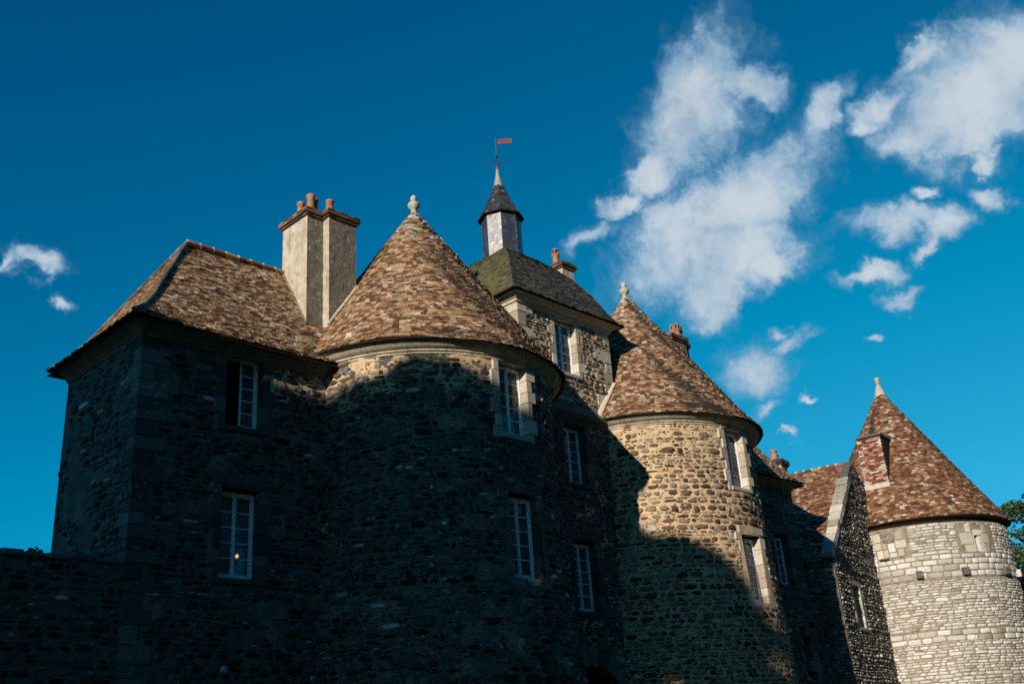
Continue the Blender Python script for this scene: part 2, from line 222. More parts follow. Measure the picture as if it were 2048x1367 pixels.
# ------------------------------------------------------------------ mesh builder
XM = 22.023                                  # plane of symmetry of the entrance front
class MB:
    def __init__(s, mir=False): s.v = []; s.f = []; s.n = 0; s.mats = []; s.mir = mir; s.xf = None
    def mi(s, m):
        if m not in s.mats: s.mats.append(m)
        return s.mats.index(m)
    def add(s, V, F, mat, smooth=False):
        V = np.asarray(V, float).reshape(-1, 3); F = np.asarray(F, int)
        if F.size == 0: return
        if s.xf is not None: V = s.xf(V)
        if s.mir: V = V*np.array([-1, 1, 1]) + np.array([2*XM, 0, 0]); F = F[:, ::-1]
        s.v.append(V); s.f.append((F + s.n, s.mi(mat), smooth)); s.n += len(V)
    def build(s, name, parent=None, **props):
        me = bpy.data.meshes.new(name)
        V = np.concatenate(s.v) if s.v else np.zeros((0, 3))
        org = np.array(parent['_org']) if parent is not None and '_org' in parent else np.zeros(3)
        V = V - org
        me.vertices.add(len(V)); me.vertices.foreach_set('co', V.ravel())
        nl = sum(f.size for f, _, _ in s.f); npo = sum(len(f) for f, _, _ in s.f)
        me.loops.add(nl); me.polygons.add(npo)
        me.loops.foreach_set('vertex_index', np.concatenate([f.ravel() for f, _, _ in s.f]))
        tot = np.concatenate([np.full(len(f), f.shape[1]) for f, _, _ in s.f])
        me.polygons.foreach_set('loop_start', np.concatenate([[0], np.cumsum(tot)[:-1]]))
        me.polygons.foreach_set('material_index', np.concatenate([np.full(len(f), m) for f, m, _ in s.f]))
        me.polygons.foreach_set('use_smooth', np.concatenate([np.full(len(f), sm) for f, _, sm in s.f]))
        for m in s.mats: me.materials.append(M[m])
        me.update(calc_edges=True); me.validate()
        o = bpy.data.objects.new(name, me); COL.objects.link(o)
        if parent is not None:
            o.parent = parent
            o['_org'] = list(org)
        for k, v in props.items(): o[k] = v
        return o
    # --- shapes
    def box(s, x0, x1, y0, y1, z0, z1, mat, ch=0.0):
        if ch <= 0:
            V = [(x, y, z) for x in (x0, x1) for y in (y0, y1) for z in (z0, z1)]
            s.add(V, [(0, 1, 3, 2), (4, 6, 7, 5), (0, 4, 5, 1), (2, 3, 7, 6), (0, 2, 6, 4), (1, 5, 7, 3)], mat); return
        V = []; idx = {}
        lo = (x0, y0, z0); hi = (x1, y1, z1)
        for c in range(8):
            sg = [(c >> k) & 1 for k in range(3)]
            for ax in range(3):
                p = []
                for k in range(3):
                    b = hi[k] if sg[k] else lo[k]
                    p.append(b if k == ax else (b-ch if sg[k] else b+ch))
                idx[(c, ax)] = len(V); V.append(p)
        Q = []; T = []
        for ax in range(3):
            o1, o2 = [k for k in range(3) if k != ax]
            for sgn in (0, 1):
                cs = [sgn << ax | a << o1 | b << o2 for a, b in ((0, 0), (1, 0), (1, 1), (0, 1))]
                q = [idx[(c, ax)] for c in cs]; Q.append(q if (sgn ^ (ax == 1)) else q[::-1])
            for a in (0, 1):
                for b in (0, 1):
                    c0 = a << o1 | b << o2; c1 = c0 | 1 << ax
                    Q.append([idx[(c0, o1)], idx[(c1, o1)], idx[(c1, o2)], idx[(c0, o2)]])
        for c in range(8): T.append([idx[(c, 0)], idx[(c, 1)], idx[(c, 2)]])
        n0 = s.n; s.add(V, Q, mat)
        if s.mir: T = [q[::-1] for q in T]
        s.f.append((np.array(T) + n0, s.mi(mat), False))
    def obox(s, c, ax, ay, az, mat):
        """oriented box from centre and three half-axis vectors"""
        c, ax, ay, az = map(np.array, (c, ax, ay, az))
        V = [c + i*ax + j*ay + k*az for i in (-1, 1) for j in (-1, 1) for k in (-1, 1)]
        s.add(V, [(0, 1, 3, 2), (4, 6, 7, 5), (0, 4, 5, 1), (2, 3, 7, 6), (0, 2, 6, 4), (1, 5, 7, 3)], mat)
    def lathe(s, prof, cx, cy, mat, n=48, a0=0.0, a1=2*PI, smooth=True):
        th = np.linspace(a0, a1, n+1); P = np.array(prof, float)
        V = np.stack([cx + np.outer(P[:, 0], np.cos(th)), cy + np.outer(P[:, 0], np.sin(th)), np.repeat(P[:, 1:2], n+1, 1)], -1).reshape(-1, 3)
        F = [(i*(n+1)+j, i*(n+1)+j+1, (i+1)*(n+1)+j+1, (i+1)*(n+1)+j) for i in range(len(P)-1) for j in range(n)]
        s.add(V, F, mat, smooth)
    def grid(s, P, mat, smooth=False, keep=None):
        a, b = P.shape[:2]
        F = [(i*b+j, i*b+j+1, (i+1)*b+j+1, (i+1)*b+j) for i in range(a-1) for j in range(b-1) if keep is None or keep(i, j)]
        s.add(P.reshape(-1, 3), F, mat, smooth)
    def sweep(s, path, prof, mat):
        """moulding along a plan polyline; profile = (outward to the right of travel, z)"""
        P = np.array(path, float); n = len(P); rows = []
        for i in range(n):
            d0 = P[i]-P[i-1] if i else P[1]-P[0]; d1 = P[i+1]-P[i] if i < n-1 else P[-1]-P[-2]
            d0 = d0/np.linalg.norm(d0); d1 = d1/np.linalg.norm(d1)
            n0 = np.array([d0[1], -d0[0]]); n1 = np.array([d1[1], -d1[0]]); mt = (n0+n1); mt = mt/max(mt@mt, 1e-6)*2
            rows.append([(P[i][0]+mt[0]*o, P[i][1]+mt[1]*o, z) for o, z in prof])
        s.grid(np.array(rows), mat)
    def tube(s, pts, rad, mat, n=8):
        P = np.array(pts, float); R = np.broadcast_to(rad, len(P)); rows = []
        for i in range(len(P)):
            d = P[min(i+1, len(P)-1)]-P[max(i-1, 0)]; d = d/np.linalg.norm(d)
            a = np.cross(d, (0, 0, 1.0)) if abs(d[2]) < 0.95 else np.cross(d, (1.0, 0, 0)); a /= np.linalg.norm(a); b = np.cross(d, a)
            th = np.linspace(0, 2*PI, n+1); rows.append(P[i] + R[i]*(np.outer(np.cos(th), a)+np.outer(np.sin(th), b)))
        s.grid(np.array(rows), mat, True)
        for e in (0, -1): s.add(rows[e][:-1], [list(range(n))], mat)
    def ico(s, c, r, mat, squash=1.0):
        th = np.linspace(0, 2*PI, 11); ph = np.linspace(-PI/2, PI/2, 7)
        s.grid(np.array([[(c[0]+r*math.cos(p)*math.cos(a), c[1]+r*math.cos(p)*math.sin(a), c[2]+r*squash*math.sin(p)) for a in th] for p in ph]), mat, True)

def MBX(mir, xf): m = MB(mir); m.xf = xf; return m
def thing(name, label, cat, loc, group=None):
    o = bpy.data.objects.new(name, None); COL.objects.link(o); o.empty_display_size = 0.3
    o.location = loc; o['label'] = label; o['category'] = cat; o['_org'] = list(loc)
    if group: o['group'] = group
    return o

# ---- rubble masonry: every stone a low rounded lump standing proud of its mortar bed
def masonry(mb, fn, u0, u1, z0, z1, hr, wr, mat, seed, excl=(), skip=lambda u, z: 0.0, gap=0.008, prot=(0.012, 0.045), square=0.0, wig=0.03, mat2=None, p2=0.0, K=10):
    rg = np.random.default_rng(seed); C = []
    z = z0; ph = rg.uniform(0, 6, 4)
    while z < z1-0.02:
        h = rg.uniform(*hr)*(1.35 if rg.random() < .12*(1-square) else 1); h = min(h, z1-z)
        iv = [(u0, u1)]
        for a, b, c, d in excl:
            if z+h*0.8 > c and z+h*0.2 < d:
                iv2 = []
                for p, q in iv:
                    if b <= p or a >= q: iv2.append((p, q)); continue
                    if a > p: iv2.append((p, a))
                    if b < q: iv2.append((b, q))
                iv = iv2
        for p, q in iv:
            u = p
            while u < q-0.03:
                w = rg.uniform(*wr)*(0.7+0.6*h/hr[1]); w = min(w, q-u)
                if q-u-w < 0.07: w = q-u
                um, zm = u+w/2, z+h/2
                if rg.random() >= skip(um, zm):
                    k = 1
                    if h > 0.12 and w < 0.22 and square < 0.5 and rg.random() < 0.3: k = 2
                    for j in range(k): C.append((um, z+h*(j+0.5)/k, w/2, h/2/k))
                u += w
        z += h
    C = np.array(C)
    if not len(C): return
    N = len(C); q_ = 1-square
    C[:, 1] += C[:, 3]*rg.uniform(-.3, .3, N)*q_; C[:, 3] *= 1+rg.uniform(-.28, .2, N)*q_; C[:, 0] += C[:, 2]*rg.uniform(-.1, .1, N)*q_; th = np.arange(K)/K*2*PI + (PI/K)
    ex = 0.75 - 0.5*square
    ct = np.sign(np.cos(th))*np.abs(np.cos(th))**ex; st = np.sign(np.sin(th))*np.abs(np.sin(th))**ex
    jit = rg.uniform(0.66, 1.0, (N, K)) + square*0.3; jit = np.minimum(jit, 1.0)
    hw = np.maximum(C[:, 2]-gap, 0.015)[:, None]; hh = np.maximum(C[:, 3]-gap, 0.012)[:, None]
    pr = rg.uniform(*prot, (N, 1))*np.clip(np.minimum(hw, hh)/0.06, 0.5, 1.4)
    U = C[:, 0:1]; Z = C[:, 1:2] + wig*(np.sin(U*1.7+ph[0])+0.6*np.sin(U*4.1+ph[1])+0.5*np.sin(C[:, 1:2]*2.3+ph[2]))*0.5
    rows = []
    tilt = rg.uniform(-0.35, 0.35, (N, 2))
    for sc, dp in ((1.0, -0.012), (0.93, 0.72), (0.68, 1.0)):
        uu = hw*sc*jit*ct; zz = hh*sc*jit*st
        d = pr*dp*(1+tilt[:, 0:1]*uu/hw+tilt[:, 1:2]*zz/hh) if dp > 0 else np.full_like(uu, dp)
        rows.append((U+uu, Z+zz, d))
    uu = np.concatenate([r[0] for r in rows]+[U], 1); zz = np.concatenate([r[1] for r in rows]+[Z], 1); dd = np.concatenate([r[2] for r in rows]+[pr*1.03], 1)
    V = fn(uu.ravel(), zz.ravel(), dd.ravel()); nv = 3*K+1
    F4 = np.array([(r*K+j, r*K+(j+1) % K, (r+1)*K+(j+1) % K, (r+1)*K+j) for r in range(2) for j in range(K)])
    F3 = np.array([(2*K+j, 2*K+(j+1) % K, 3*K) for j in range(K)])
    base = (np.arange(N)*nv)[:, None, None]
    n0 = mb.n
    pale = rg.random(N) < (.022 if mat in ('rubble', 'rubble_dark', 'flint') else 0)
    for sel, mt in ((~pale, mat), (pale, 'pale_stone')):
        if not sel.any(): continue
        mb.add(V if mt == mat else V[:0], (F4[None]+base[sel]).reshape(-1, 4) - (0 if mt == mat else mb.n-n0), mt, True)
        f3 = (F3[None]+base[sel]).reshape(-1, 3)
        if mb.mir: f3 = f3[:, ::-1]
        mb.f.append((f3+n0, mb.mi(mt), True))

def lump_fn(seed):
    rg = np.random.default_rng(seed); G = [(rg.normal(size=(64, 64)), c) for c in (0.34, 0.15, 0.075)]
    def f(u, z):
        o = 0
        for (g_, c), w in zip(G, (.5, .35, .35)):
            a, b = u/c, z/c; i, j = np.floor(a).astype(int), np.floor(b).astype(int); p, q = a-i, b-j; p = p*p*(3-2*p); q = q*q*(3-2*q)
            o = o+w*(g_[i % 64, j % 64]*(1-p)*(1-q)+g_[(i+1) % 64, j % 64]*p*(1-q)+g_[i % 64, (j+1) % 64]*(1-p)*q+g_[(i+1) % 64, (j+1) % 64]*p*q)
        return o
    return f
def lumpy(mb, fn, u0, u1, z0, z1, holes, mat, seed, amp=0.013, step=0.055, calm=(), off=-0.001, mat2=None, pred=None):
    """uneven mortar bed that laps over the stones' edges"""
    us = sorted(set(np.linspace(u0, u1, int((u1-u0)/step)+1)) | {h for q in holes for h in q[:2] if u0 < h < u1})
    zs = sorted(set(np.linspace(z0, z1, int((z1-z0)/step)+1)) | {h for q in holes for h in q[2:4] if z0 < h < z1})
    U, Z = np.meshgrid(us, zs, indexing='ij'); f = lump_fn(seed); d = np.maximum(f(U.ravel(), Z.ravel())*amp+off, -.004).reshape(U.shape)
    for a, b, c, e in list(calm)+[(h[0]-.3, h[1]+.3, h[2]-.15, h[3]+.28) for h in holes]: d[(U > a) & (U < b) & (Z > c) & (Z < e)] = .003
    P = fn(U.ravel(), Z.ravel(), d.ravel()).reshape(len(us), len(zs), 3); ua, za = np.array(us), np.array(zs); um, zm = (ua[1:]+ua[:-1])/2, (za[1:]+za[:-1])/2
    k = np.ones((len(um), len(zm)), bool)
    for h in holes: k[np.ix_((um > h[0]) & (um < h[1]), (zm > h[2]) & (zm < h[3]))] = False
    if mat2 is None: mb.grid(P, mat, True, lambda i, j: k[i, j]); return
    Um, Zm = np.meshgrid(um, zm, indexing='ij'); g = lump_fn(seed+7); two = pred(Um, Zm, g(Um/4, Zm/4)+.35*g(Um, Zm))
    if mat == 'mortar_dark':
        mid_ = (patch_n(Um/4.5, Zm/4.5) > .33) & ~two; mb.grid(P, 'mortar_mid', True, lambda i, j: k[i, j] and mid_[i, j]); two = two | mid_; two2 = two & ~mid_
    else: two2 = two
    mb.grid(P, mat, True, lambda i, j: k[i, j] and not two[i, j]); mb.grid(P, mat2, True, lambda i, j: k[i, j] and two2[i, j])
def wall_sheet(mb, fn, us, zs, holes, mat, d=0.0, smooth=False):
    us = sorted(set(us) | {h[0] for h in holes} | {h[1] for h in holes}); zs = sorted(set(zs) | {h[2] for h in holes} | {h[3] for h in holes})
    U, Z = np.meshgrid(us, zs, indexing='ij'); P = fn(U.ravel(), Z.ravel(), np.full(U.size, d)).reshape(len(us), len(zs), 3)
    def keep(i, j):
        a, c = (us[i]+us[i+1])/2, (zs[j]+zs[j+1])/2
        return not any(h[0] < a < h[1] and h[2] < c < h[3] for h in holes)
    mb.grid(P, mat, smooth, keep)

# ---- tiles / slates: every tile a thin lifted slab of its own
def tiles(mb, fn, S, uL, uR, pitch, tw, mat, seed, sc=lambda s: 1.0, lift=(0.018, 0.042), over=1.3, loss=0.0, thick=0.022, hi=None, flat=1.0):
    rg = np.random.default_rng(seed); s = 0.0; i = 0
    while s < S - pitch*0.3:
        s1 = min(s+pitch*over, S); k = sc(s+pitch*0.5); a, b = uL(s+pitch*0.4), uR(s+pitch*0.4)
        L = (b-a)*k
        if L < 0.03: s += pitch; i += 1; continue
        n = max(1, int(round(L/tw))); w = rg.uniform(0.75, 1.25, n); e = np.concatenate([[0], np.cumsum(w)]); e = e/e[-1]*(b-a)+a
        if n > 3: e[1:-1] += rg.uniform(-0.4, 0.4)*(b-a)/n
        ua, ub = e[:-1], e[1:]; g = (ub-ua)*0.02
        ua = ua+g; ub = ub-g
        if loss: kp = rg.random(n) > loss; ua, ub = ua[kp], ub[kp]
        m = len(ua)
        l0 = rg.uniform(*lift, m); dl = rg.uniform(-0.006, 0.006, m)*flat; ds = rg.uniform(-0.12, 0.12, m)*pitch
        sa = np.maximum(s+ds, -0.02); sb = np.full(m, s1); z = np.zeros(m)
        A = fn(ua, sa, l0+dl); B = fn(ub, sa, l0-dl); Cc = fn(ub, sb, z+0.004); D = fn(ua, sb, z+0.004)
        E = fn(ua, sa, l0+dl-thick-0.006); G = fn(ub, sa, l0-dl-thick-0.006)
        V = np.stack([A, B, Cc, D, E, G], 1).reshape(-1, 3); bs = (np.arange(m)*6)[:, None]
        n0 = mb.n; pick = rg.random(m) < (hi[1](s/S) if hi else -1)
        for sel, mt in ((~pick, mat), (pick, hi[0] if hi else mat)):
            b_ = bs[sel]
            if mt == mat: mb.add(V, np.concatenate([np.array([[0, 1, 2, 3]])+b_, np.array([[4, 5, 1, 0]])+b_]), mt)
            if not len(b_): continue
            t3 = np.concatenate([np.array([[4, 0, 3]])+b_, np.array([[5, 2, 1]])+b_]); q4 = np.concatenate([np.array([[0, 1, 2, 3]])+b_, np.array([[4, 5, 1, 0]])+b_])
            if mb.mir: t3 = t3[:, ::-1]; q4 = q4[:, ::-1]
            mb.f.append((t3+n0, mb.mi(mt), False))
            if mt != mat: mb.f.append((q4+n0, mb.mi(mt), False))
        s += pitch; i += 1
def prof_fn(pts):
    """polyline (d, z) -> arc length tables"""
    P = np.array(pts, float); sg = np.linalg.norm(np.diff(P, axis=0), axis=1); S = np.concatenate([[0], np.cumsum(sg)])
    T = np.gradient(P, S, axis=0); T /= np.linalg.norm(T, axis=1)[:, None]
    def at(s): return np.interp(s, S, P[:, 0]), np.interp(s, S, P[:, 1]), np.interp(s, S, -T[:, 1]), np.interp(s, S, T[:, 0])
    return S[-1], at           # d, z, normal d (outward = smaller d), normal z

# ---- windows: all face -Y
def window(parent, cx, yf, z0, z1, w=0.95, rows=5, reveal=0.25, mat='limestone', lintel=True, seed=1, leaves=2, sill=0.1, jambs=True, curtain=True, mir=False, top_gap=0.05, xf=None):
    MB = lambda m_=False: MBX(m_, xf)
    rg = random.Random(seed); x0, x1 = cx-w/2, cx+w/2; yg = yf+reveal
    f = MB(mir); p = MB(mir); fw_ = 0.055
    za, zb = z0+0.03, z1-top_gap
    f.box(x0, x0+fw_, yg, yg+0.07, za, zb, 'paint', 0.006); f.box(x1-fw_, x1, yg, yg+0.07, za, zb, 'paint', 0.006)
    f.box(x0+fw_, x1-fw_, yg+0.002, yg+0.07, zb-fw_, zb, 'paint', 0.006); f.box(x0+fw_, x1-fw_, yg-0.02, yg+0.07, za, za+0.06, 'paint', 0.006)
    mid = (x0+x1)/2
    def leaf(a, b, y):
        st = 0.045
        f.box(a, a+st, y, y+0.04, za+0.06, zb-fw_, 'paint', 0.005); f.box(b-st, b, y, y+0.04, za+0.06, zb-fw_, 'paint', 0.005)
        f.box(a+st, b-st, y+0.002, y+0.04, zb-fw_-0.045, zb-fw_, 'paint', 0.005); f.box(a+st, b-st, y+0.002, y+0.04, za+0.06, za+0.13, 'paint', 0.005)
        zz0, zz1 = za+0.13, zb-fw_-0.045
        for k in range(1, rows):
            z = zz0+(zz1-zz0)*k/rows; f.box(a+st, b-st, y+0.004, y+0.034, z-0.012, z+0.012, 'paint')
        p.add([(a+st, y+0.022, zz0), (b-st, y+0.022, zz0), (b-st, y+0.022, zz1), (a+st, y+0.022, zz1)], [(0, 1, 2, 3)], 'glass')
    if leaves == 2:
        leaf(x0+fw_, mid, yg+0.012); leaf(mid, x1-fw_, yg+0.012)
        f.box(mid-0.03, mid+0.03, yg-0.012, yg+0.013, za+0.06, zb-fw_, 'paint', 0.006)
    else:
        leaf(mid+0.02, x1-fw_, yg+0.012)
    fo = f.build('window', parent)
    p.build('pane', fo)
    r = MB(mir)                                # the dark room behind
    a, b, c, d = x0-0.35, x1+0.35, z0-0.2, z1+0.1; y0, y1 = yg+0.075, yg+1.2
    V = [(a, y0, c), (b, y0, c), (b, y0, d), (a, y0, d), (a, y1, c), (b, y1, c), (b, y1, d), (a, y1, d)]
    r.add(V, [(4, 7, 6, 5), (0, 4, 5, 1), (3, 2, 6, 7), (0, 3, 7, 4), (1, 5, 6, 2)], 'room')
    r.build('room_lining', fo)
    if curtain:
        for a, b in ((x0+0.04, x0+0.04+w*(.24+.16*rg.random())), (mid+0.02, mid+0.02+w*(.1+.14*rg.random()))):
            c_ = MB(mir); n = 14; us = np.linspace(a, b, n); P = np.array([[(u, yg+0.16+0.02*math.sin(i*1.9), z) for z in (z0+0.05, z1-0.05)] for i, u in enumerate(us)]); c_.grid(P, 'curtain', True)
            c_.build('curtain', fo)
    if jambs:
        for sd in (-1, 1):
            j = MB(mir)
            z = z0-0.12; k = rg.randint(0, 1)
            while z < z1+0.02:
                h = min(rg.uniform(0.26, 0.46), z1+0.03-z)
                if h < 0.1: break
                L = rg.uniform(0.27, 0.33) if k % 2 else rg.uniform(0.14, 0.2)
                a, b = (x0-L, x0) if sd < 0 else (x1, x1+L)
                pr = rg.uniform(0.018, 0.032)
                j.box(a, b, yf-pr, yg+0.02, z+0.004, z+h-0.004, mat, 0.01); k += 1; z += h
            j.build('jamb_stones', fo)
    if lintel:
        l = MB(mir); zt = z1+0.03; sp = x0-0.22+rg.uniform(0, 0.12)
        l.box(sp, x1+0.24, yf-0.03, yg+0.03, zt, zt+rg.uniform(0.2, 0.24), mat, 0.012)
        l.build('lintel', fo)
    else:
        l = MB(mir); l.box(x0-0.02, x1+0.02, yf+0.03, yg+0.1, z1-0.01, z1+0.07, mat); l.build('lintel', fo)
    if sill:
        l = MB(mir); l.box(x0-0.06, x1+0.08, yf-0.07, yg+0.03, z0-sill-0.0, z0+0.02, mat, 0.014); l.build('sill', fo)
    return fo

# ---- finial, pots
def finial(cx, cy, z, parent, kind):
    m = MB()
    if kind == 'ball':
        pr = [(.24, -.28), (.2, -.1), (.12, .1), (.095, .2), (.11, .23), (.19, .3), (.215, .37), (.19, .43), (.1, .48), (.085, .52), (.115, .57), (.1, .64), (.05, .7), (0, .73)]
    else:
        pr = [(.27, -.42), (.2, -.1), (.1, .14), (.075, .26), (.1, .28), (.135, .31), (.105, .35), (.1, .42), (.14, .45), (.14, .53), (.09, .56), (0, .57)]
    m.lathe([(r*(.84 if kind == 'ball' and h > .05 else 1), z+h) for r, h in pr], cx, cy, 'finial', 20); return m.build('finial', parent)
def pot(parent, x, y, z, h, r=0.12, hood=False, mir=False, xf=None):
    m = MBX(mir, xf)
    pr = [(r*1.25, z-.03), (r*1.25, z+.06), (r, z+.09), (r*.9, z+h*.75), (r*1.05, z+h*.8), (r*1.12, z+h*.86), (r*1.12, z+h*.95), (r*.98, z+h), (r*.8, z+h-.01), (r*.78, z+h*.5)]
    m.lathe(pr, x, y, 'pot', 18)
    if hood:
        for k in range(4):
            a = k*PI/2+.5; m.box(x+r*.72*math.cos(a)-.025, x+r*.72*math.cos(a)+.025, y+r*.72*math.sin(a)-.025, y+r*.72*math.sin(a)+.025, z+h-.02, z+h+.13, 'pot')
        m.lathe([(r*1.05, z+h+.13), (r*1.05, z+h+.17), (r*.5, z+h+.21), (.02, z+h+.25), (0, z+h+.25)], x, y, 'pot', 14)
    return m.build('chimney_pot', parent)
def brick_band(mb, x0, x1, y0, y1, z, mat, n=3, h=0.075, step=0.055, dz=0.0):
    for k in range(n):
        o = step*(k+1) if k < n-1 else step*k*0.9; a, b, c, d = x0-o, x1+o, y0-o, y1+o
        zz = z+dz+k*h; bl = 0.2
        mb.box(a+.015, b-.015, c+.015, d-.015, zz, zz+h, mat)
        for (p, q, hor) in ((a, b, c), (a, b, d)):
            m = max(1, int((q-p)/bl))
            for i in range(m):
                u0, u1 = p+(q-p)*i/m+.004, p+(q-p)*(i+1)/m-.004; mb.box(u0, u1, hor-.004, hor+.012, zz+.005, zz+h-.006, mat)
        for (p, q, hor) in ((c, d, a), (c, d, b)):
            m = max(1, int((q-p)/bl))
            for i in range(m):
                u0, u1 = p+(q-p)*i/m+.004, p+(q-p)*(i+1)/m-.004; mb.box(hor-.004, hor+.012, u0, u1, zz+.005, zz+h-.006, mat)

patch_n = lump_fn(4242)
def patchy(u, z, lo, hi_, amt=.8): n = float(patch_n(np.array([u/4.5]), np.array([z/4.5]))[0]); return amt*min(1, max(0, (n-lo)/(hi_-lo)))
# ------------------------------------------------------------------ ground
g = MB(); xs = np.concatenate([[-1500, -300, -80], np.linspace(-40, 100, 60), [300, 1500]]); ys = np.concatenate([[-1500, -300, -60], np.linspace(-30, 60, 40), [200, 1500]])
gz = lambda x, y: -1.6 + (0.12*math.sin(x*.21)*math.cos(y*.17) if -40 < x < 100 and -30 < y < 60 else 0)
g.grid(np.array([[(x, y, gz(x, y)) for y in ys] for x in xs]), 'grass', True)
o = g.build('ground'); o['kind'] = 'structure'

# ------------------------------------------------------------------ round towers
RW, RT, ZW, ZT, ZA = 3.534, 3.939, 9.406, 9.473, 15.137
CYT = 20.0
def tower_shell(cx, cy, R, z_top, batter, seed, stone, mortar, wins, parent, a0, a1, skip, hr=(0.055, 0.18), wr=(0.1, 0.4), zlow=0.0, extra=(), **kw):
    rad = lambda z: R + batter*np.maximum(0, 7.4-z)
    def fn(u, z, d):
        th = u/R; r = rad(z)+d
        return np.stack([cx+r*np.cos(th), cy+r*np.sin(th), z], 1)
    mb = MB(); holes = []; ex = list(extra)
    for (x, w, z0, z1) in wins:
        th = math.asin(w/2/R); holes.append(((-PI/2-th)*R, (-PI/2+th)*R, z0, z1))
        ex.append((-PI/2*R-w/2-.2, -PI/2*R+w/2+.2, z0-.12, z1+.27))
    us = list(np.linspace(-2*PI*0.75, 2*PI*0.25, 97)*R)
    wall_sheet(mb, fn, us, list(np.linspace(-1.6, z_top, 12)), holes, mortar, 0.0, True)
    lumpy(mb, fn, a0*R, a1*R, 1.2, z_top-.02, holes, mortar, seed+50, mat2='mortar' if mortar == 'mortar_dark' else None, pred=lambda u, z, n: (z-8.35+n*.45 > 0) | ((n > .75) & (u > -math.pi/2*R-1)))  # tan lit copy above the tree-shadow edge, shade-toned copy below
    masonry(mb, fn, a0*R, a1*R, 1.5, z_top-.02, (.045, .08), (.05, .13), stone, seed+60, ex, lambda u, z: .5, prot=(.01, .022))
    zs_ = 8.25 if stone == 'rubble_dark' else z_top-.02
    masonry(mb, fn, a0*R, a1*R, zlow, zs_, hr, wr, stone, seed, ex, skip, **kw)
    if zs_ < z_top-.1: masonry(mb, fn, a0*R, a1*R, zs_, z_top-.02, hr, wr, 'rubble', seed+3, ex, skip, **kw)  # brown rubble for the sunlit band, shade-toned rubble stops beneath it
    return mb.build('wall', parent)
def cone_roof(cx, cy, prof, mat, seed, parent, pitch=0.093, tw=0.14, name='roof'):
    S, at = prof_fn(prof)
    def fn(u, s, l):
        d, z, nd, nz = at(s); r = d+np.abs(nd)*l
        wv = .022*np.sin(3*u+seed)+.012*np.sin(8*u+2.1*seed+s*1.3)+.007*np.sin(19*u+s*3)
        r = r+wv*.4; return np.stack([cx+r*np.cos(u), cy+r*np.sin(u), z+wv+np.abs(nz)*l], 1)
    mb = MB(); d, z, nd, nz = at(np.linspace(0, S, 12))
    mb.lathe([(3.3*prof[0][0]/3.94, prof[0][1]+.02), (prof[0][0]-.01, prof[0][1]-.015)]+[(a-.004, b-.004) for a, b in zip(d, z)], cx, cy, 'tile_under', 72)
    tiles(mb, fn, S, lambda s: 0.0, lambda s: 2*PI, pitch, tw, mat, seed, sc=lambda s: max(float(at(s)[0]), .05), hi=('tile_pale', lambda f: .03+.7*max(0, f-.72)/.28) if mat != 'tile_red' else ('tile_pale', lambda f: .015))
    return mb.build(name, parent)
def prof_cone(rt, zt, za, rtop=0.12):
    H = za-zt; k = rt/H
    return [(rt, zt), (rt*0.93, zt+H*0.055), (rt*0.86, zt+H*0.125), (rt*0.6, zt+H*0.395), (rt*0.3, zt+H*0.7), (rtop, za-rtop/k*0.9)]

def gate_tower(cx, label, stone, mortar, skip, seed, tile, win_mats):
    T = thing('round_tower', label, 'tower', (cx, CYT, -1.6), 'round towers beside the gatehouse')
    wins = [(cx, .95, 7.33, 9.24), (cx, .95, 3.9, 5.9)]
    tower_shell(cx, CYT, RW, ZW, 0.045, seed, stone, mortar, wins, T, math.radians(-205), math.radians(-8), skip)
    c = MB(); z = ZW
    for k in range(24):
        j = .004*math.sin(k*5.1); e_ = .0012
        c.lathe([(RW-.05, z-.2), (RW+.03, z-.2), (RW+.035, z-.15), (RW+.075+j, z-.14), (RW+.08+j, z-.1), (RW+.11+j, z-.09), (RW+.17+j, z-.06), (RW+.24+j, z+.0), (RW+.27+j, z+.05), (RW+.32+j, z+.06), (RW+.32, z+.1), (RW-.1, z+.1)], cx, CYT, 'cornice', 6, k*PI/12+e_, (k+1)*PI/12-e_, smooth=False)
    c.build('cornice', T)
    r = cone_roof(cx, CYT, prof_cone(RT, ZT, ZA), tile, seed+5, T)
    finial(cx, CYT, 14.93, r, 'ball')
    yf = CYT-math.sqrt(RW**2-.5**2)
    window(T, cx, yf, 7.33, 9.24, mat=win_mats[0], lintel=False, seed=seed+1, reveal=.2)
    window(T, cx, yf-.06, 3.9, 5.9, mat=win_mats[1], seed=seed+2, reveal=.22)
    return T
X1 = 17.184; X2 = 26.862
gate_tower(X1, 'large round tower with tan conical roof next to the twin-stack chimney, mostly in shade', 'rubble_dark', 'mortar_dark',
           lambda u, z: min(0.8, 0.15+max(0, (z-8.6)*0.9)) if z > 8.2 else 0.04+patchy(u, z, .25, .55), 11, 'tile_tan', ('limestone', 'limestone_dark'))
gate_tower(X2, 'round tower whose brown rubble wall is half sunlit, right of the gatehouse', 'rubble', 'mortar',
           lambda u, z: min(0.75, 0.04+max(0, (z-8.1)*0.5)), 37, 'tile_mid', ('limestone', 'limestone'))

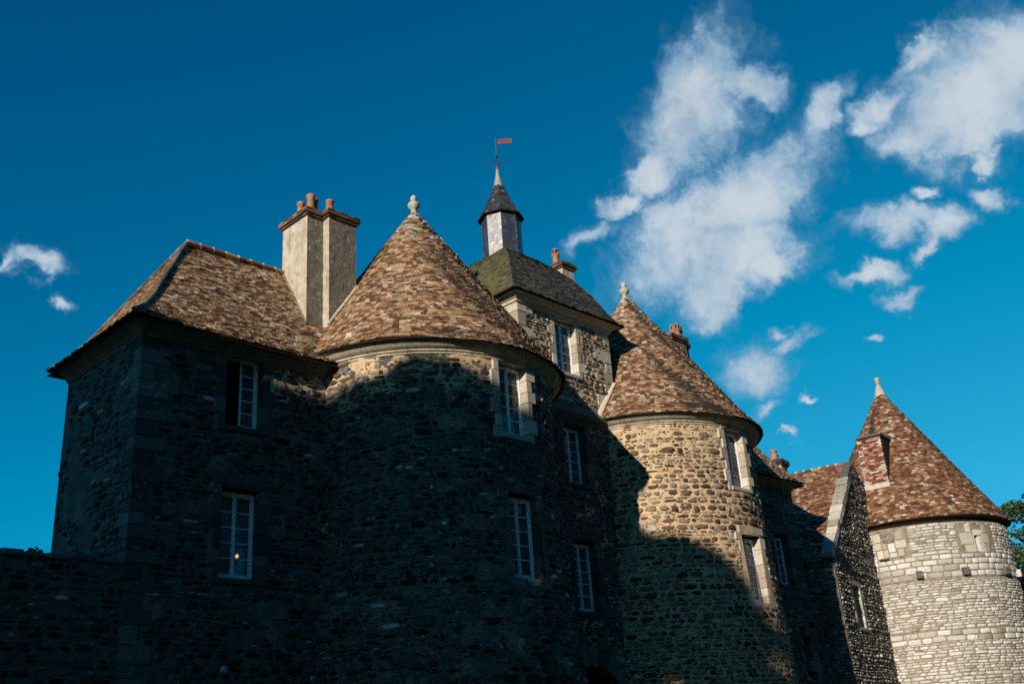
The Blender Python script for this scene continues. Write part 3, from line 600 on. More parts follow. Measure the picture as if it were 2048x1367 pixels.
# ------------------------------------------------------------------ the two pavilions (mirror images)
XP, YP, YB = 9.012, 19.402, 23.09
def pavilion(mir, label, wins, wmats, stone, mortar, seed):
    xb = 2*XM-XP if mir else XP
    T = thing('pavilion', label, 'pavilion', (xb, YP, -1.6), 'pavilions flanking the towers')
    ZPW = 9.12; xr_ = 15.5
    w = MB(mir)
    front = lambda u, z, d: np.stack([u, YP-d, z], 1); left = lambda u, z, d: np.stack([XP-d, u, z], 1)
    back = lambda u, z, d: np.stack([u, YB+d, z], 1)
    holes = [(c-.475, c+.475, a, b) for c, a, b, *_ in wins]
    wall_sheet(w, front, [XP, xr_], [-1.6, ZPW], holes, mortar)
    wall_sheet(w, left, [YP, YB], [-1.6, ZPW], [], mortar); wall_sheet(w, back, [XP, xr_], [-1.6, ZPW], [], mortar)
    ex = [(c-.7, c+.7, a-.14, b+.27) for c, a, b, *_ in wins]
    sk = lambda u, z: min(.85, 0.05+max(0, (z-8.35)*0.9)+patchy(u, z, .3, .6))
    lumpy(w, front, XP+.3, 14.0, 1.2, ZPW-.05, holes, mortar, seed+50, mat2='mortar', pred=lambda u, z, n: (z-8.3+n*.35 > 0) & (u > 12))  # tan lit copy where sun reaches under the eaves, shade-toned elsewhere
    masonry(w, front, XP+.42, 13.95, 0.0, ZPW-.05, (0.06, 0.16), (0.12, 0.4), stone, seed, ex, sk)
    masonry(w, left, YP+.35, YB-.05, 0.0, ZPW-.05, (0.06, 0.16), (0.12, 0.4), stone, seed+1, (), sk)
    w.build('wall', T)
    q = MB(mir); rg = random.Random(seed); z = -1.6; k = 0
    while z < ZPW-.1:
        h = min(rg.uniform(.24, .4), ZPW-.02-z); a, b = (.62, .3) if k % 2 else (.36, .5)
        q.box(XP-.025, XP+a+rg.uniform(-.06, .06), YP-.03, YP+b, z+.005, z+h-.005, wmats, 0.014); z += h; k += 1
    q.build('quoins', T)
    c = MB(mir); z = ZPW
    c.sweep([(xr_, YB), (XP, YB), (XP, YP), (xr_, YP)][1:], [(-.02, z-.17), (.035, z-.17), (.04, z-.12), (.08, z-.11), (.085, z-.07), (.15, z-.03), (.24, z+.03), (.27, z+.09), (.33, z+.1), (.33, z+.14), (-.1, z+.14)], 'cornice_dark')
    c.build('cornice', T)
    # roof: swept eaves, hips at the outer end
    r = MB(mir); ov = .43; xe, ye, yb = XP-ov, YP-ov, YB+ov*.6; ze = 9.24; zr = 12.44; half = (yb-ye)/2
    S, at = prof_fn([(0, ze), (.3, ze+.24), (.62, ze+.62), (half, zr)])
    xR = 17.0; wob = lambda u, s: .03*np.sin(u*.9+seed)+.016*np.sin(u*2.3+s)+.01*np.sin(s*2.7+u*.6)-.03
    def ff(u, s, l): d, z, nd, nz = at(s); return np.stack([u, ye+d-np.abs(nd)*l, z+wob(u, s)*np.clip((xR-u)/2+.2, 0, 1)+np.abs(nz)*l], 1)
    def fl(u, s, l): d, z, nd, nz = at(s); return np.stack([xe+d-np.abs(nd)*l, u, z+np.abs(nz)*l], 1)
    def fb(u, s, l): d, z, nd, nz = at(s); return np.stack([u, yb-d+np.abs(nd)*l, z+np.abs(nz)*l], 1)
    dd = lambda s: float(at(s)[0])
    tm = 'tile_tan' if not mir else 'tile_mid'
    tiles(r, ff, S, lambda s: xe+dd(s), lambda s: xR, .093, .14, tm, seed+7, hi=('tile_pale', lambda f: .1)); tiles(r, fl, S, lambda s: ye+dd(s), lambda s: yb-dd(s), .093, .14, tm, seed+8, hi=('tile_pale', lambda f: .1))
    tiles(r, fb, S, lambda s: xe+dd(s), lambda s: xR, .093, .14, tm, seed+9)
    for s0, s1 in zip(np.linspace(0, S, 9)[:-1], np.linspace(0, S, 9)[1:]):
        (d0, z0), (d1, z1) = at(s0)[:2], at(s1)[:2]; z0 -= .1; z1 -= .1
        r.add([(xe+d0, ye+d0, z0), (xR, ye+d0, z0), (xR, ye+d1, z1), (xe+d1, ye+d1, z1)], [(0, 1, 2, 3)], 'tile_under')
        r.add([(xe+d0, yb-d0, z0), (xR, yb-d0, z0), (xR, yb-d1, z1), (xe+d1, yb-d1, z1)], [(3, 2, 1, 0)], 'tile_under')
        r.add([(xe+d0, ye+d0, z0), (xe+d0, yb-d0, z0), (xe+d1, yb-d1, z1), (xe+d1, ye+d1, z1)], [(3, 2, 1, 0)], 'tile_under')
    r.add([(xe, ye, ze-.015), (xR, ye, ze-.015), (xR, ye+.6, ze+.02), (xe+.6, ye+.6, ze+.02), (xe, yb, ze-.015), (xe+.6, yb-.6, ze+.02)], [(0, 1, 2, 3), (0, 3, 5, 4)], 'tile_under')
    ro = r.build('roof', T)
    h = MB(mir); pts = []
    for s in np.linspace(0, S, 24): d, z = at(s)[:2]; pts.append((xe+float(d), ye+float(d), float(z)+.035))
    for a, b in zip(pts[:-1], pts[1:]): h.tube([a, tuple(np.array(b)+(np.array(b)-a)*.12)], [.06, .05], 'limestone_dark', 8)
    pts2 = [(x, 2*(ye+half)-y, z) for x, y, z in pts]
    for a, b in zip(pts2[:-1], pts2[1:]): h.tube([a, b], [.06, .05], 'limestone_dark', 8)
    h.build('hip_tiles', ro)
    h = MB(mir); rg = random.Random(seed+3); x = xe+half
    while x < xR:
        h.tube([(x, ye+half, zr+.03), (x+.36, ye+half, zr+.03+rg.uniform(-.01, .01))], [.085, .07], tm, 8)
        h.ico((x+.36, ye+half, zr+.06), .075, 'fillet', .8); x += .36
    h.build('ridge_tiles', ro)
    for c_, a, b, lv, lin, mt in wins: window(T, c_, YP, a, b, mat=mt, lintel=lin, seed=int(c_*10)+int(a), leaves=lv, curtain=lv == 2, mir=mir)
    # twin-stack chimney on the valley beside the tower
    ch = MB(mir); bx = dict(A=(13.55, 14.07, 20.06, 21.2), B=(14.055, 14.93, 19.8, 20.75)); ztop = 13.98 if mir else 13.76
    for nm, (a, b, c0, d0) in bx.items():
        zt = ztop + (0.004 if nm == 'B' else 0); zb = 9.8
        n = 12
        ch.add([(a, c0, zb), (b, c0, zb), (b, c0, zt), (a, c0, zt)], [(0, 1, 2, 3)], 'roughcast_grey')  # front face takes the shade-toned render
        ch.add([(a, d0, zb), (a, c0, zb), (a, c0, zt), (a, d0, zt)], [(0, 1, 2, 3)], 'roughcast')
        ch.add([(b, c0, zb), (b, d0, zb), (b, d0, zt), (b, c0, zt)], [(0, 1, 2, 3)], 'roughcast')
        ch.add([(b, d0, zb), (a, d0, zb), (a, d0, zt), (b, d0, zt)], [(0, 1, 2, 3)], 'roughcast')
        ch.add([(a, c0, zt), (b, c0, zt), (b, d0, zt), (a, d0, zt)], [(0, 1, 2, 3)], 'roughcast')
    co = ch.build('chimney', T)
    cp = MB(mir)
    for nm, (a, b, c0, d0) in bx.items(): brick_band(cp, a, b, c0, d0, ztop-.02, 'brick_dark', 3, .075, .045, .003 if nm == 'B' else 0)
    cp.build('brick_cap', co)
    zc = ztop+.2
    for px_, py_, hh, rr in ((13.72, 20.62, .46, .1), (13.76, 20.22, .52, .112), (13.98, 20.36, .56, .095), (14.22, 20.0, .42, .108)):
        pot(co, px_, py_, zc, hh, rr, hood=mir and rr < .125, mir=mir)
    fl_ = MB(mir); cone_z = lambda x, y: ZT+(ZA-ZT)*(1-math.hypot(x-X1, y-CYT)/RT)
    pts = [(x, 19.8-.02, cone_z(x, 19.8)+.03) for x in np.linspace(14.03, 14.95, 12)]; fl_.tube(pts, .045, 'roughcast', 8)
    roof_z = lambda y: float(np.interp(y-ye, [0, .3, .62, half], [ze, ze+.24, ze+.62, zr]))
    pts = [(13.55-.01, y, roof_z(y)+.03) for y in np.linspace(20.03, 21.2, 10)]; fl_.tube(pts, .03, 'roughcast_grey', 8)
    fl_.build('mortar_fillet', co)
    return T
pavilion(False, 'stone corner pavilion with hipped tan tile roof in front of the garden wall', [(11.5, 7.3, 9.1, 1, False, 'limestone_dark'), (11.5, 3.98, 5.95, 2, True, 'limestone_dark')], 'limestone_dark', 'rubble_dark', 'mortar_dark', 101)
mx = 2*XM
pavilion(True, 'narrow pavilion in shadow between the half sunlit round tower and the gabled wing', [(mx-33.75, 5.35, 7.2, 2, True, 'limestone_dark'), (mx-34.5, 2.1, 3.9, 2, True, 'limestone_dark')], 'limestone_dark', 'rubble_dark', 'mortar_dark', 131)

L_ = thing('stand_in_lamp', 'tiny lit lamp glowing behind the lower window of the corner pavilion', 'lamp', (11.83, 20.05, 4.0))  # added lamp: its glow stands in for a reflection on the pane
bm_ = bpy.data.materials.new('reflection_glow'); bm_.use_nodes = True; b_ = bm_.node_tree.nodes['Principled BSDF']; b_.inputs['Base Color'].default_value = (.8, .5, .3, 1); b_.inputs['Emission Color'].default_value = (1, .48, .2, 1); b_.inputs['Emission Strength'].default_value = 1.6; M['glow'] = bm_
m = MB(); m.lathe([(0, 4.0), (.09, 4.0), (.08, 4.03), (.02, 4.06), (.015, 4.4), (.012, 4.58), (0, 4.59)], 11.83, 20.05, 'iron', 14); m.build('stand', L_)
m = MB(); m.ico((11.83, 20.05, 4.625), .038, 'glow', 1.2); m.build('bulb', L_)
m = MB(); m.lathe([(.13, 4.66), (.07, 4.8), (.02, 4.81)], 11.83, 20.05, 'iron', 18); m.build('lamp_shade', L_)
# ------------------------------------------------------------------ gatehouse
GX0, GX1, GY, GYB, GZ = 19.98, 24.07, 18.8, 23.54, 12.66
G = thing('gatehouse', 'tall square gatehouse with mossy bell-shaped slate roof and octagonal lantern between two towers', 'gatehouse', (XM, GY, -1.6))
gm_ = MB(); gfront = lambda u, z, d: np.stack([u, GY-d, z], 1); gleft = lambda u, z, d: np.stack([GX0-d, u, z], 1); gright = lambda u, z, d: np.stack([GX1+d, u, z], 1); gback = lambda u, z, d: np.stack([u, GYB+d, z], 1)
CW = 22.02
gw = [(CW, 10.72, 12.52), (CW, 7.33, 9.15), (CW, 3.74, 5.72)]
gholes = [(c-.475, c+.475, a, b) for c, a, b in gw]
arch_r, arch_c, arch_z = 1.25, 21.95, 1.1
wall_sheet(gm_, gfront, [GX0, GX1], [2.42, GZ], gholes, 'mortar')
th = np.linspace(0, PI, 17)
for a, b in zip(th[:-1], th[1:]):
    xa, xb_, za, zb = arch_c+arch_r*math.cos(a), arch_c+arch_r*math.cos(b), arch_z+arch_r*math.sin(a), arch_z+arch_r*math.sin(b)
    gm_.add([(xa, GY, za), (xb_, GY, zb), (xb_, GY, 2.42), (xa, GY, 2.42)], [(0, 1, 2, 3)], 'mortar_dark')
    gm_.add([(xa, GY, za), (xb_, GY, zb), (xb_, GY+1.6, zb), (xa, GY+1.6, za)], [(0, 1, 2, 3)], 'limestone_dark')
for sx in (-1, 1):
    xa = arch_c+sx*arch_r; xe_ = GX0 if sx < 0 else GX1
    gm_.add([(xa, GY, -1.6), (xe_, GY, -1.6), (xe_, GY, 2.42), (xa, GY, 2.42)], [(0, 1, 2, 3)], 'mortar_dark'); gm_.add([(xa, GY, -1.6), (xa, GY+1.6, -1.6), (xa, GY+1.6, arch_z), (xa, GY, arch_z)], [(0, 1, 2, 3)], 'limestone_dark')
wall_sheet(gm_, gleft, [GY, GYB], [-1.6, GZ], [], 'mortar'); wall_sheet(gm_, gright, [GY, GYB], [-1.6, GZ], [], 'mortar'); wall_sheet(gm_, gback, [GX0, GX1], [-1.6, GZ], [], 'mortar')
gex = [(c-.72, c+.72, a-.1, b+.3) for c, a, b in gw]
lumpy(gm_, gfront, GX0+.02, GX1-.02, 9.3, GZ-.03, gholes, 'mortar', 75, off=-.006); lumpy(gm_, gfront, 20.3, 23.8, 2.6, 9.3, gholes, 'mortar_dark', 76, off=.006)  # lower front gets the shade-toned mortar, sunlit upper front the tan
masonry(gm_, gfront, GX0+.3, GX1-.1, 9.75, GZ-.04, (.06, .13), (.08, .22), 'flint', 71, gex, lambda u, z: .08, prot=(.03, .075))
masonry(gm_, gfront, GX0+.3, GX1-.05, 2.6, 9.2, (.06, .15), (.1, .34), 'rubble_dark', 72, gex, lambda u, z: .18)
masonry(gm_, gleft, GY+.5, GYB, 10, GZ-.04, (.05, .12), (.07, .2), 'flint', 73, (), lambda u, z: .1, prot=(.03, .075))
masonry(gm_, gright, GY+.3, GYB, 10, GZ-.04, (.05, .12), (.07, .2), 'flint', 74, (), lambda u, z: .1, prot=(.03, .075))
gm_.build('wall', G)
rg = random.Random(9)
for cxq, sgn in ((GX0, 1), (GX1, -1)):
    q = MB(); z = 9.6; k = 0
    while z < GZ-.08:
        h = min(rg.uniform(.3, .5), GZ-.01-z); L = .72 if k % 2 else .34; L += rg.uniform(-.12, .12); b = .4 if k % 2 else .75
        x0, x1 = (cxq-.03, cxq+L) if sgn > 0 else (cxq-L, cxq+.03)
        q.box(x0, x1, GY-.035, GY+b, z+.006, z+h-.006, 'limestone', .018); z += h; k += 1
    q.build('quoins', G)
c = MB(); z = GZ
c.sweep([(GX0, GYB), (GX0, GY), (GX1, GY), (GX1, GYB)], [(-.02, z-.2), (.03, z-.2), (.035, z-.14), (.09, z-.12), (.1, z-.06), (.2, z+.0), (.27, z+.06), (.33, z+.07), (.33, z+.11), (-.1, z+.11)], 'limestone')
c.build('cornice', G)
# string course and weathered ledge across the front at tower-eaves height
c = MB(); c.sweep([(20.4, GY), (23.62, GY)], [(-.02, 9.2), (.04, 9.2), (.05, 9.26), (.12, 9.29), (.2, 9.38), (.22, 9.44), (.2, 9.47), (-.01, 9.82)], 'limestone_dark'); c.build('string_course', G)
# bell-shaped slate roof
GC = (XM, 21.17); hx, hy = 2.52, 2.77; ez = GZ+.1
prof = [(0, ez), (.14, ez+.12), (.3, ez+.38), (.5, ez+.83), (.68, ez+1.2), (.9, ez+1.57), (1.06, ez+1.82), (1.4, ez+2.24), (1.75, ez+2.6), (2.25, ez+2.98)]
r = MB(); S, at = prof_fn(prof); ky = hy/hx; dd = lambda s: float(at(s)[0])
x0, x1, y0, y1 = GC[0]-hx, GC[0]+hx, GC[1]-hy, GC[1]+hy
def gf(axis, sgn):
    def fn(u, s, l):
        d, z, nd, nz = at(s); o_ = d-np.abs(nd)*l
        if axis == 'y': return np.stack([u, (y0+o_*ky if sgn > 0 else y1-o_*ky), z+np.abs(nz)*l], 1)
        return np.stack([(x0+o_ if sgn > 0 else x1-o_), u, z+np.abs(nz)*l], 1)
    return fn
for ax, sg in (('y', 1), ('y', -1), ('x', 1), ('x', -1)):
    lo, hi, k = (x0, x1, 1.0) if ax == 'y' else (y0, y1, ky)
    tiles(r, gf(ax, sg), S, lambda s: lo+dd(s)*k, lambda s: hi-dd(s)*k,   .115, .19, 'moss_heavy' if (ax, sg) == ('x', 1) else 'moss_slate', 55+ord(ax)+sg, lift=(.012, .03), thick=.01)
    ss = np.linspace(0, S, 16)
    P = np.array([[gf(ax, sg)(np.array([lo+dd(s)*k+(hi-lo-2*dd(s)*k)*v]), np.array([s]), np.array([-.008]))[0] for v in (0, 1)] for s in ss]); r.grid(P, 'tile_under')
r.add([(x0, y0, ez-.02), (x1, y0, ez-.02), (x1, y1, ez-.02), (x0, y1, ez-.02)], [(0, 1, 2, 3)], 'tile_under')
ro = r.build('roof', G)
# octagonal lantern
ln = MB(); LX, LY = XM, 21.17; R8 = .66; zb, zt = 14.9, 17.0
for k in range(8):
    a0_, a1_ = k*PI/4, (k+1)*PI/4; A = np.array([LX+R8*math.cos(a0_), LY+R8*math.sin(a0_)]); B = np.array([LX+R8*math.cos(a1_), LY+R8*math.sin(a1_)]); nn = np.array([math.cos((a0_+a1_)/2), math.sin((a0_+a1_)/2)])
    def fn(u, s, l, A=A, B=B, nn=nn):
        f = u/np.linalg.norm(B-A); fl = np.where(s < .35, (0.35-s)*.12, 0)
        return np.stack([A[0]+(B[0]-A[0])*f+nn[0]*(l+fl), A[1]+(B[1]-A[1])*f+nn[1]*(l+fl), zb+s], 1)
    L = float(np.linalg.norm(B-A)); tiles(ln, fn, zt-zb, lambda s: 0.0, lambda s: L, .13, .17, 'slate', 200+k, lift=(.008, .011), thick=.006, flat=.45)
    ln.add([(A[0], A[1], zb), (B[0], B[1], zb), (B[0], B[1], zt), (A[0], A[1], zt)], [(0, 1, 2, 3)], 'tile_under')
lo_ = ln.build('lantern', G)
sp = MB(); prof = [(.8, 17.0), (.7, 17.16), (.56, 17.42), (.4, 17.74), (.27, 18.04), (.18, 18.3)]; S, at8 = prof_fn(prof)
for k in range(8):
    a0_, a1_ = k*PI/4, (k+1)*PI/4; am = (a0_+a1_)/2
    def fn(u, s, l):
        d, z, nd, nz = at8(s); ap = d*math.cos(PI/8)+np.abs(nd)*l; half_ = d*math.sin(PI/8)
        return np.stack([LX+ap*math.cos(am)-u*math.sin(am), LY+ap*math.sin(am)+u*math.cos(am), z+np.abs(nz)*l], 1)
    tiles(sp, fn, S, lambda s: -float(at8(s)[0])*math.sin(PI/8), lambda s: float(at8(s)[0])*math.sin(PI/8), .12, .16, 'spire_slate', 230+k, lift=(.008, .016), thick=.008)
sp.lathe([(.2, 17.02), (.79, 16.985)]+[(a-.008, b-.006) for a, b in prof], LX, LY, 'tile_under', 8, smooth=False)
so = sp.build('spire', lo_)
le = MB(); le.lathe([(.2, 18.22), (.155, 18.38), (.12, 18.55), (.085, 18.72), (.06, 18.88), (.05, 19.0), (0, 19.01)], LX, LY, 'lead', 16); le.build('lead_cap', lo_)
window(G, CW, GY, 10.72, 12.52, mat='limestone', lintel=False, seed=41, reveal=.19, curtain=False)
window(G, CW, GY, 7.33, 9.15, mat='limestone_dark', lintel=False, seed=42)
window(G, CW, GY, 3.74, 5.72, mat='limestone_dark', lintel=True, seed=43)
# archway surround and gate leaf
a = MB()
for k in range(11):
    a0_, a1_ = PI*k/11+.01, PI*(k+1)/11-.01; V = []
    for y in (GY-.04, GY+.25):
        for rr, an in ((arch_r, a0_), (arch_r+.5, a0_), (arch_r+.5, a1_), (arch_r, a1_)): V.append((arch_c+rr*math.cos(an), y, arch_z+rr*math.sin(an)))
    a.add(V, [(0, 1, 2, 3), (0, 4, 5, 1), (1, 5, 6, 2), (2, 6, 7, 3), (3, 7, 4, 0)], 'limestone_dark')
a.build('arch_stones', G)
a = MB()
for k in range(10): x = arch_c-1.25+k*.25; a.box(x+.004, x+.246, GY+1.55, GY+1.63, -1.6, 2.4, 'wood', .008)
a.build('gate_door', G)
# right-hand chimney
ch = MB(); ch.box(24.08, 24.66, 20.4, 21.15, 11.5, 15.62, 'roughcast'); co = ch.build('chimney', G)
cp = MB(); brick_band(cp, 24.08, 24.66, 20.4, 21.15, 15.56, 'brick_dark', 3, .08, .045); cp.build('brick_cap', co)
pot(co, 24.3, 20.85, 15.8, .5, .12, hood=True)
fl_ = MB(); cz2 = lambda x, y: ZT+(ZA-ZT)*(1-math.hypot(x-X2, y-CYT)/RT)
pts = [(x, GY-.03, cz2(x, GY-.03)+.02) for x in np.linspace(23.15, 24.12, 14)]; fl_.tube(pts, np.linspace(.12, .07, 14), 'fillet', 8); fl_.build('mortar_fillet', G)
# weathervane
V_ = thing('weathervane', 'rusty weathervane with a rectangular pierced flag on the lantern spire', 'weathervane', (LX, LY, 19.0))
m = MB(); m.tube([(LX, LY, 19.0), (LX, LY, 20.3)], [.014, .009], 'rust', 8); m.lathe([(.05, 18.99), (.055, 19.04), (.03, 19.12), (.022, 19.2), (0.0, 19.21)], LX, LY, 'rust', 12); m.build('mast', V_)
fd = np.array([r0[0], r0[1], 0]); m = MB(); nx, nz_ = 18, 6; rg = random.Random(4)
for side in (-.004, .004):
    for i in range(nx):
        for j in range(nz_):
            if 2 <= i <= 12 and 1 <= j <= 4 and rg.random() < .3: continue
            p = [np.array([LX, LY, 20.03]) + fd*(.07+.5*a/nx) + np.array([0, 0, .19*b/nz_]) + np.cross(fd, (0, 0, 1))*side for a, b in ((i, j), (i+1, j), (i+1, j+1), (i, j+1))]; m.add(p, [(0, 1, 2, 3)], 'rust')
for zz in (20.035, 20.215): m.tube([np.array([LX, LY, zz]), np.array([LX, LY, zz])+fd*.1], .007, 'rust', 6)
m.build('flag', V_)
for k in range(4):
    an = YAW-PI/2+k*PI/2; dv = np.array([math.cos(an), math.sin(an), 0]); b = np.array([LX, LY, 19.13]); m = MB()
    m.tube([b, b+dv*.1+np.array([0, 0, .1]), b+dv*.2+np.array([0, 0, .145]), b+dv*.36+np.array([0, 0, .16])], .008, 'iron', 6)
    m.tube([b, b+dv*.08+np.array([0, 0, .05]), b+dv*.15+np.array([0, 0, .05])], .008, 'iron', 6)
    m.ico(b+dv*.38+np.array([0, 0, .16]), .034, 'iron', 1.1); m.build('scroll_arm', V_)
m = MB(); m.lathe([(.012, 19.46), (.035, 19.5), (.05, 19.56), (.03, 19.55), (.012, 19.58)], LX, LY, 'iron', 10); m.build('tulip_ornament', V_)

# ------------------------------------------------------------------ gabled wing, low wall, far tower
WB = math.radians(10); WO = np.array([36.44, 18.87]); wex = np.array([math.cos(WB), math.sin(WB)]); wey = np.array([-wex[1], wex[0]])
def wxf(V): return np.stack([WO[0]+V[:, 0]*wex[0]+V[:, 1]*wey[0], WO[1]+V[:, 0]*wex[1]+V[:, 1]*wey[1], V[:, 2]], 1)
def WMB(): m = MB(); m.xf = wxf; return m
GYW, AX, AZ, FX, FZ = 0.0, 4.81, 11.09, 0.0, 6.63               # the wing stands a little askew: built in its own frame
sl = (AZ-FZ)/(AX-FX)
Wg = thing('gabled_wing', 'dark stone gabled wing with white coping against the right-hand tower', 'wing', (*(WO+wex*AX), -1.6))
m = WMB(); wf = lambda u, z, d: np.stack([u, GYW-d, z], 1); EX = 2*AX-FX; YBW = 13.0
wx, wz0, wz1 = 2.05, 4.02, 5.6
wall_sheet(m, wf, [FX, wx-.45, wx+.45, AX, EX], [-1.6, wz0, wz1, FZ], [(wx-.45, wx+.45, wz0, wz1)], 'mortar_dark')
m.add([(FX, GYW, FZ), (EX, GYW, FZ), (AX, GYW, AZ)], [(0, 1, 2)], 'mortar_dark')
m.add([(FX, YBW, -1.6), (FX, GYW, -1.6), (FX, GYW, FZ), (FX, YBW, FZ)], [(0, 1, 2, 3)], 'mortar_dark'); m.add([(EX, GYW, -1.6), (EX, YBW, -1.6), (EX, YBW, FZ), (EX, GYW, FZ)], [(0, 1, 2, 3)], 'mortar_dark')
m.add([(FX, YBW, -1.6), (EX, YBW, -1.6), (EX, YBW, FZ), (AX, YBW, AZ), (FX, YBW, FZ)], [(0, 1, 2, 3, 4)], 'mortar_dark')
gex = [(wx-.62, wx+.68, wz0-.12, wz1+.25)]
lumpy(m, wf, FX+.02, 6.0, 0.8, FZ, [(wx-.45, wx+.45, wz0, wz1)], 'mortar_dark', 98, .012)
masonry(m, wf, FX+.05, 6.0, 0, FZ, (.06, .15), (.1, .3), 'gable_stone', 91, gex, lambda u, z: .06, prot=(.03, .08), gap=.006)
zz = FZ
while zz < AZ-.3:
    a = FX+(zz+.2-FZ)/sl+.1; b = min(2*AX-a, 6.0)
    if b-a > .2: masonry(m, wf, a, b, zz, zz+.4, (.06, .14), (.1, .3), 'gable_stone', 92+int(zz*10), (), lambda u, z: .06, prot=(.03, .08), gap=.006)
    zz += .4
wl = lambda u, z, d: np.stack([FX-d, u, z], 1); masonry(m, wl, GYW+.05, 4.5, 0.5, FZ-.1, (.07, .17), (.12, .4), 'gable_stone', 97, (), lambda u, z: .1)
m.build('wall', Wg)
r = WMB(); S, at = prof_fn([(0, FZ-.22), (AX-FX+.16, AZ)])
def rf(sg):
    def fn(u, s, l):
        d, z, nd, nz = at(s); x = FX-.16+d-np.abs(nd)*l; return np.stack([x if sg > 0 else 2*AX-x, u, z+np.abs(nz)*l], 1)
    return fn
tiles(r, rf(1), S, lambda s: GYW+.3, lambda s: 9.5, .1, .16, 'tile_red', 301, lift=(.016, .045)); tiles(r, rf(-1), S, lambda s: GYW+.3, lambda s: 9.5, .2, .3, 'tile_red', 302)
for sg in (1, -1):
    P = np.array([[rf(sg)(np.array([y]), np.array([s]), np.array([-.01]))[0] for y in (GYW+.05, YBW)] for s in (0, S)]); r.grid(P, 'tile_under')
ro = r.build('roof', Wg)
h = WMB(); y = GYW+.3; rg = random.Random(3)
while y < 9.5: h.tube([(AX, y, AZ+.03), (AX, y+.36, AZ+.03+rg.uniform(-.03, .03))], [.1, .085], 'tile_red', 8); h.ico((AX, y+.36, AZ+.07), .09, 'fillet', .8); y += .36
h.build('ridge_tiles', ro)
cp = WMB(); dvec = np.array([AX-FX, 0, AZ-FZ]); Ld = np.linalg.norm(dvec); dvec /= Ld; nrm = np.array([-dvec[2], 0, dvec[0]]); p = -.12; rg = random.Random(8)
while p < Ld:
    big = p < Ld*.72; L = rg.uniform(.38, .62) if big else Ld-p+.05; L = min(L, Ld-p+.05)
    th_ = rg.uniform(.1, .15) if big else .07; hd = rg.uniform(.2, .26) if big else .17; c0 = np.array([FX, GYW+.16, FZ])+dvec*(p+L/2)+nrm*(.03+rg.uniform(-.02, .02))
    cp.obox(c0, dvec*(L/2-.008)+nrm*rg.uniform(-.012, .012), (0, hd, 0), nrm*th_, 'coping' if big else 'limestone_dark'); p += L
d2 = np.array([dvec[0], 0, -dvec[2]]); n2_ = np.array([dvec[2], 0, dvec[0]])
cp.obox(np.array([AX, GYW+.16, AZ])+d2*.8, d2*.8, (0, .2, 0), n2_*.09, 'limestone_dark')
cp.build('coping', Wg)
window(Wg, wx, GYW, wz0, wz1, w=.9, mat='limestone', lintel=True, seed=52, reveal=.22, curtain=False, xf=wxf)
ch = WMB(); ch.box(4.44, 5.18, 2.95, 3.7, 10, 11.68, 'roughcast'); co = ch.build('chimney', Wg)
b = WMB(); brick_band(b, 4.44, 5.18, 2.95, 3.7, 11.6, 'brick_dark', 3, .09, .06); b.build('brick_cap', co)
pot(co, 4.6, 3.25, 11.86, .5, .15, xf=wxf); pot(co, 5.01, 3.35, 11.86, .36, .14, xf=wxf)

lw = thing('low_wall', 'low shaded linking wall between the narrow pavilion and the gabled wing', 'wall', (35.7, YP, -1.6))
m = MB(); m.box(35.0, 36.5, YP+.002, YP+.45, -1.6, 5.2, 'mortar_dark'); masonry(m, lambda u, z, d: np.stack([u, YP-d, z], 1), 35.03, 36.42, 0, 5.15, (.07, .17), (.12, .36), 'rubble_dark', 401, ((33.8, 35.22, 1.9, 4.2),), lambda u, z: .15); m.build('masonry', lw)
m = MB(); rg = random.Random(5); x = 35.02
while x < 36.4: L = min(rg.uniform(.3, .5), 36.45-x); m.box(x+.004, x+L-.004, YP-.08, YP+.5, 5.2, 5.34+rg.uniform(-.02, .02), 'limestone_dark', .02); x += L
m.build('coping_stones', lw)

C3 = (45.78, 19.8); R3, RT3, ZT3, ZA3 = 3.97, 4.21, 8.41, 15.46
T3 = thing('corner_tower', 'pale grey stone tower with red-brown conical roof at the right edge', 'tower', (*C3, -1.6))
fn3 = lambda u, z, d: np.stack([C3[0]+(R3+d)*np.cos(u/R3), C3[1]+(R3+d)*np.sin(u/R3), z], 1)
K3 = 1.0586; m = MB(); D = math.radians
sl_u = D(-117)*R3; hole = (sl_u-.12, sl_u+.12, 6.94, 7.58)
wall_sheet(m, fn3, list(np.linspace(-1.5*PI, .5*PI, 97)*R3), list(np.linspace(-1.6, 8.2, 10)), [hole], 'mortar_grey', 0, True)
ex = [(D(-130)*R3, D(-103)*R3, 6.88, 7.96), (D(-178)*R3, D(-158)*R3, 6.94, 8.16)]
A0, A1 = D(-200)*R3, D(-10)*R3
lumpy(m, fn3, A0, A1, 1.2, 8.17, [hole], 'mortar_grey', 511, .008, off=-.002)
masonry(m, fn3, A0, A1, 6.88, 8.17, (.09, .17), (.16, .5), 'ashlar_grey', 501, ex, lambda u, z: .02, gap=.008, prot=(.02, .045), square=.55)
masonry(m, fn3, A0, A1, 5.95, 6.88, (.2, .28), (.25, .55), 'ashlar_grey', 502, (), lambda u, z: 0, gap=.008, prot=(.02, .04), square=.8, wig=.02)
masonry(m, fn3, A0, A1, 3.92, 5.88, (.07, .15), (.14, .46), 'ashlar_grey', 503, (), lambda u, z: .015, gap=.008, prot=(.02, .05), square=.45)
masonry(m, fn3, A0, A1, 3.44, 3.92, (.2, .24), (.25, .6), 'ashlar_grey', 504, (), lambda u, z: 0, gap=.008, prot=(.02, .04), square=.8)
masonry(m, fn3, A0, A1, .0, 3.44, (.08, .16), (.14, .46), 'ashlar_grey', 505, (), lambda u, z: .015, gap=.008, prot=(.02, .05), square=.5)
m.build('wall', T3)
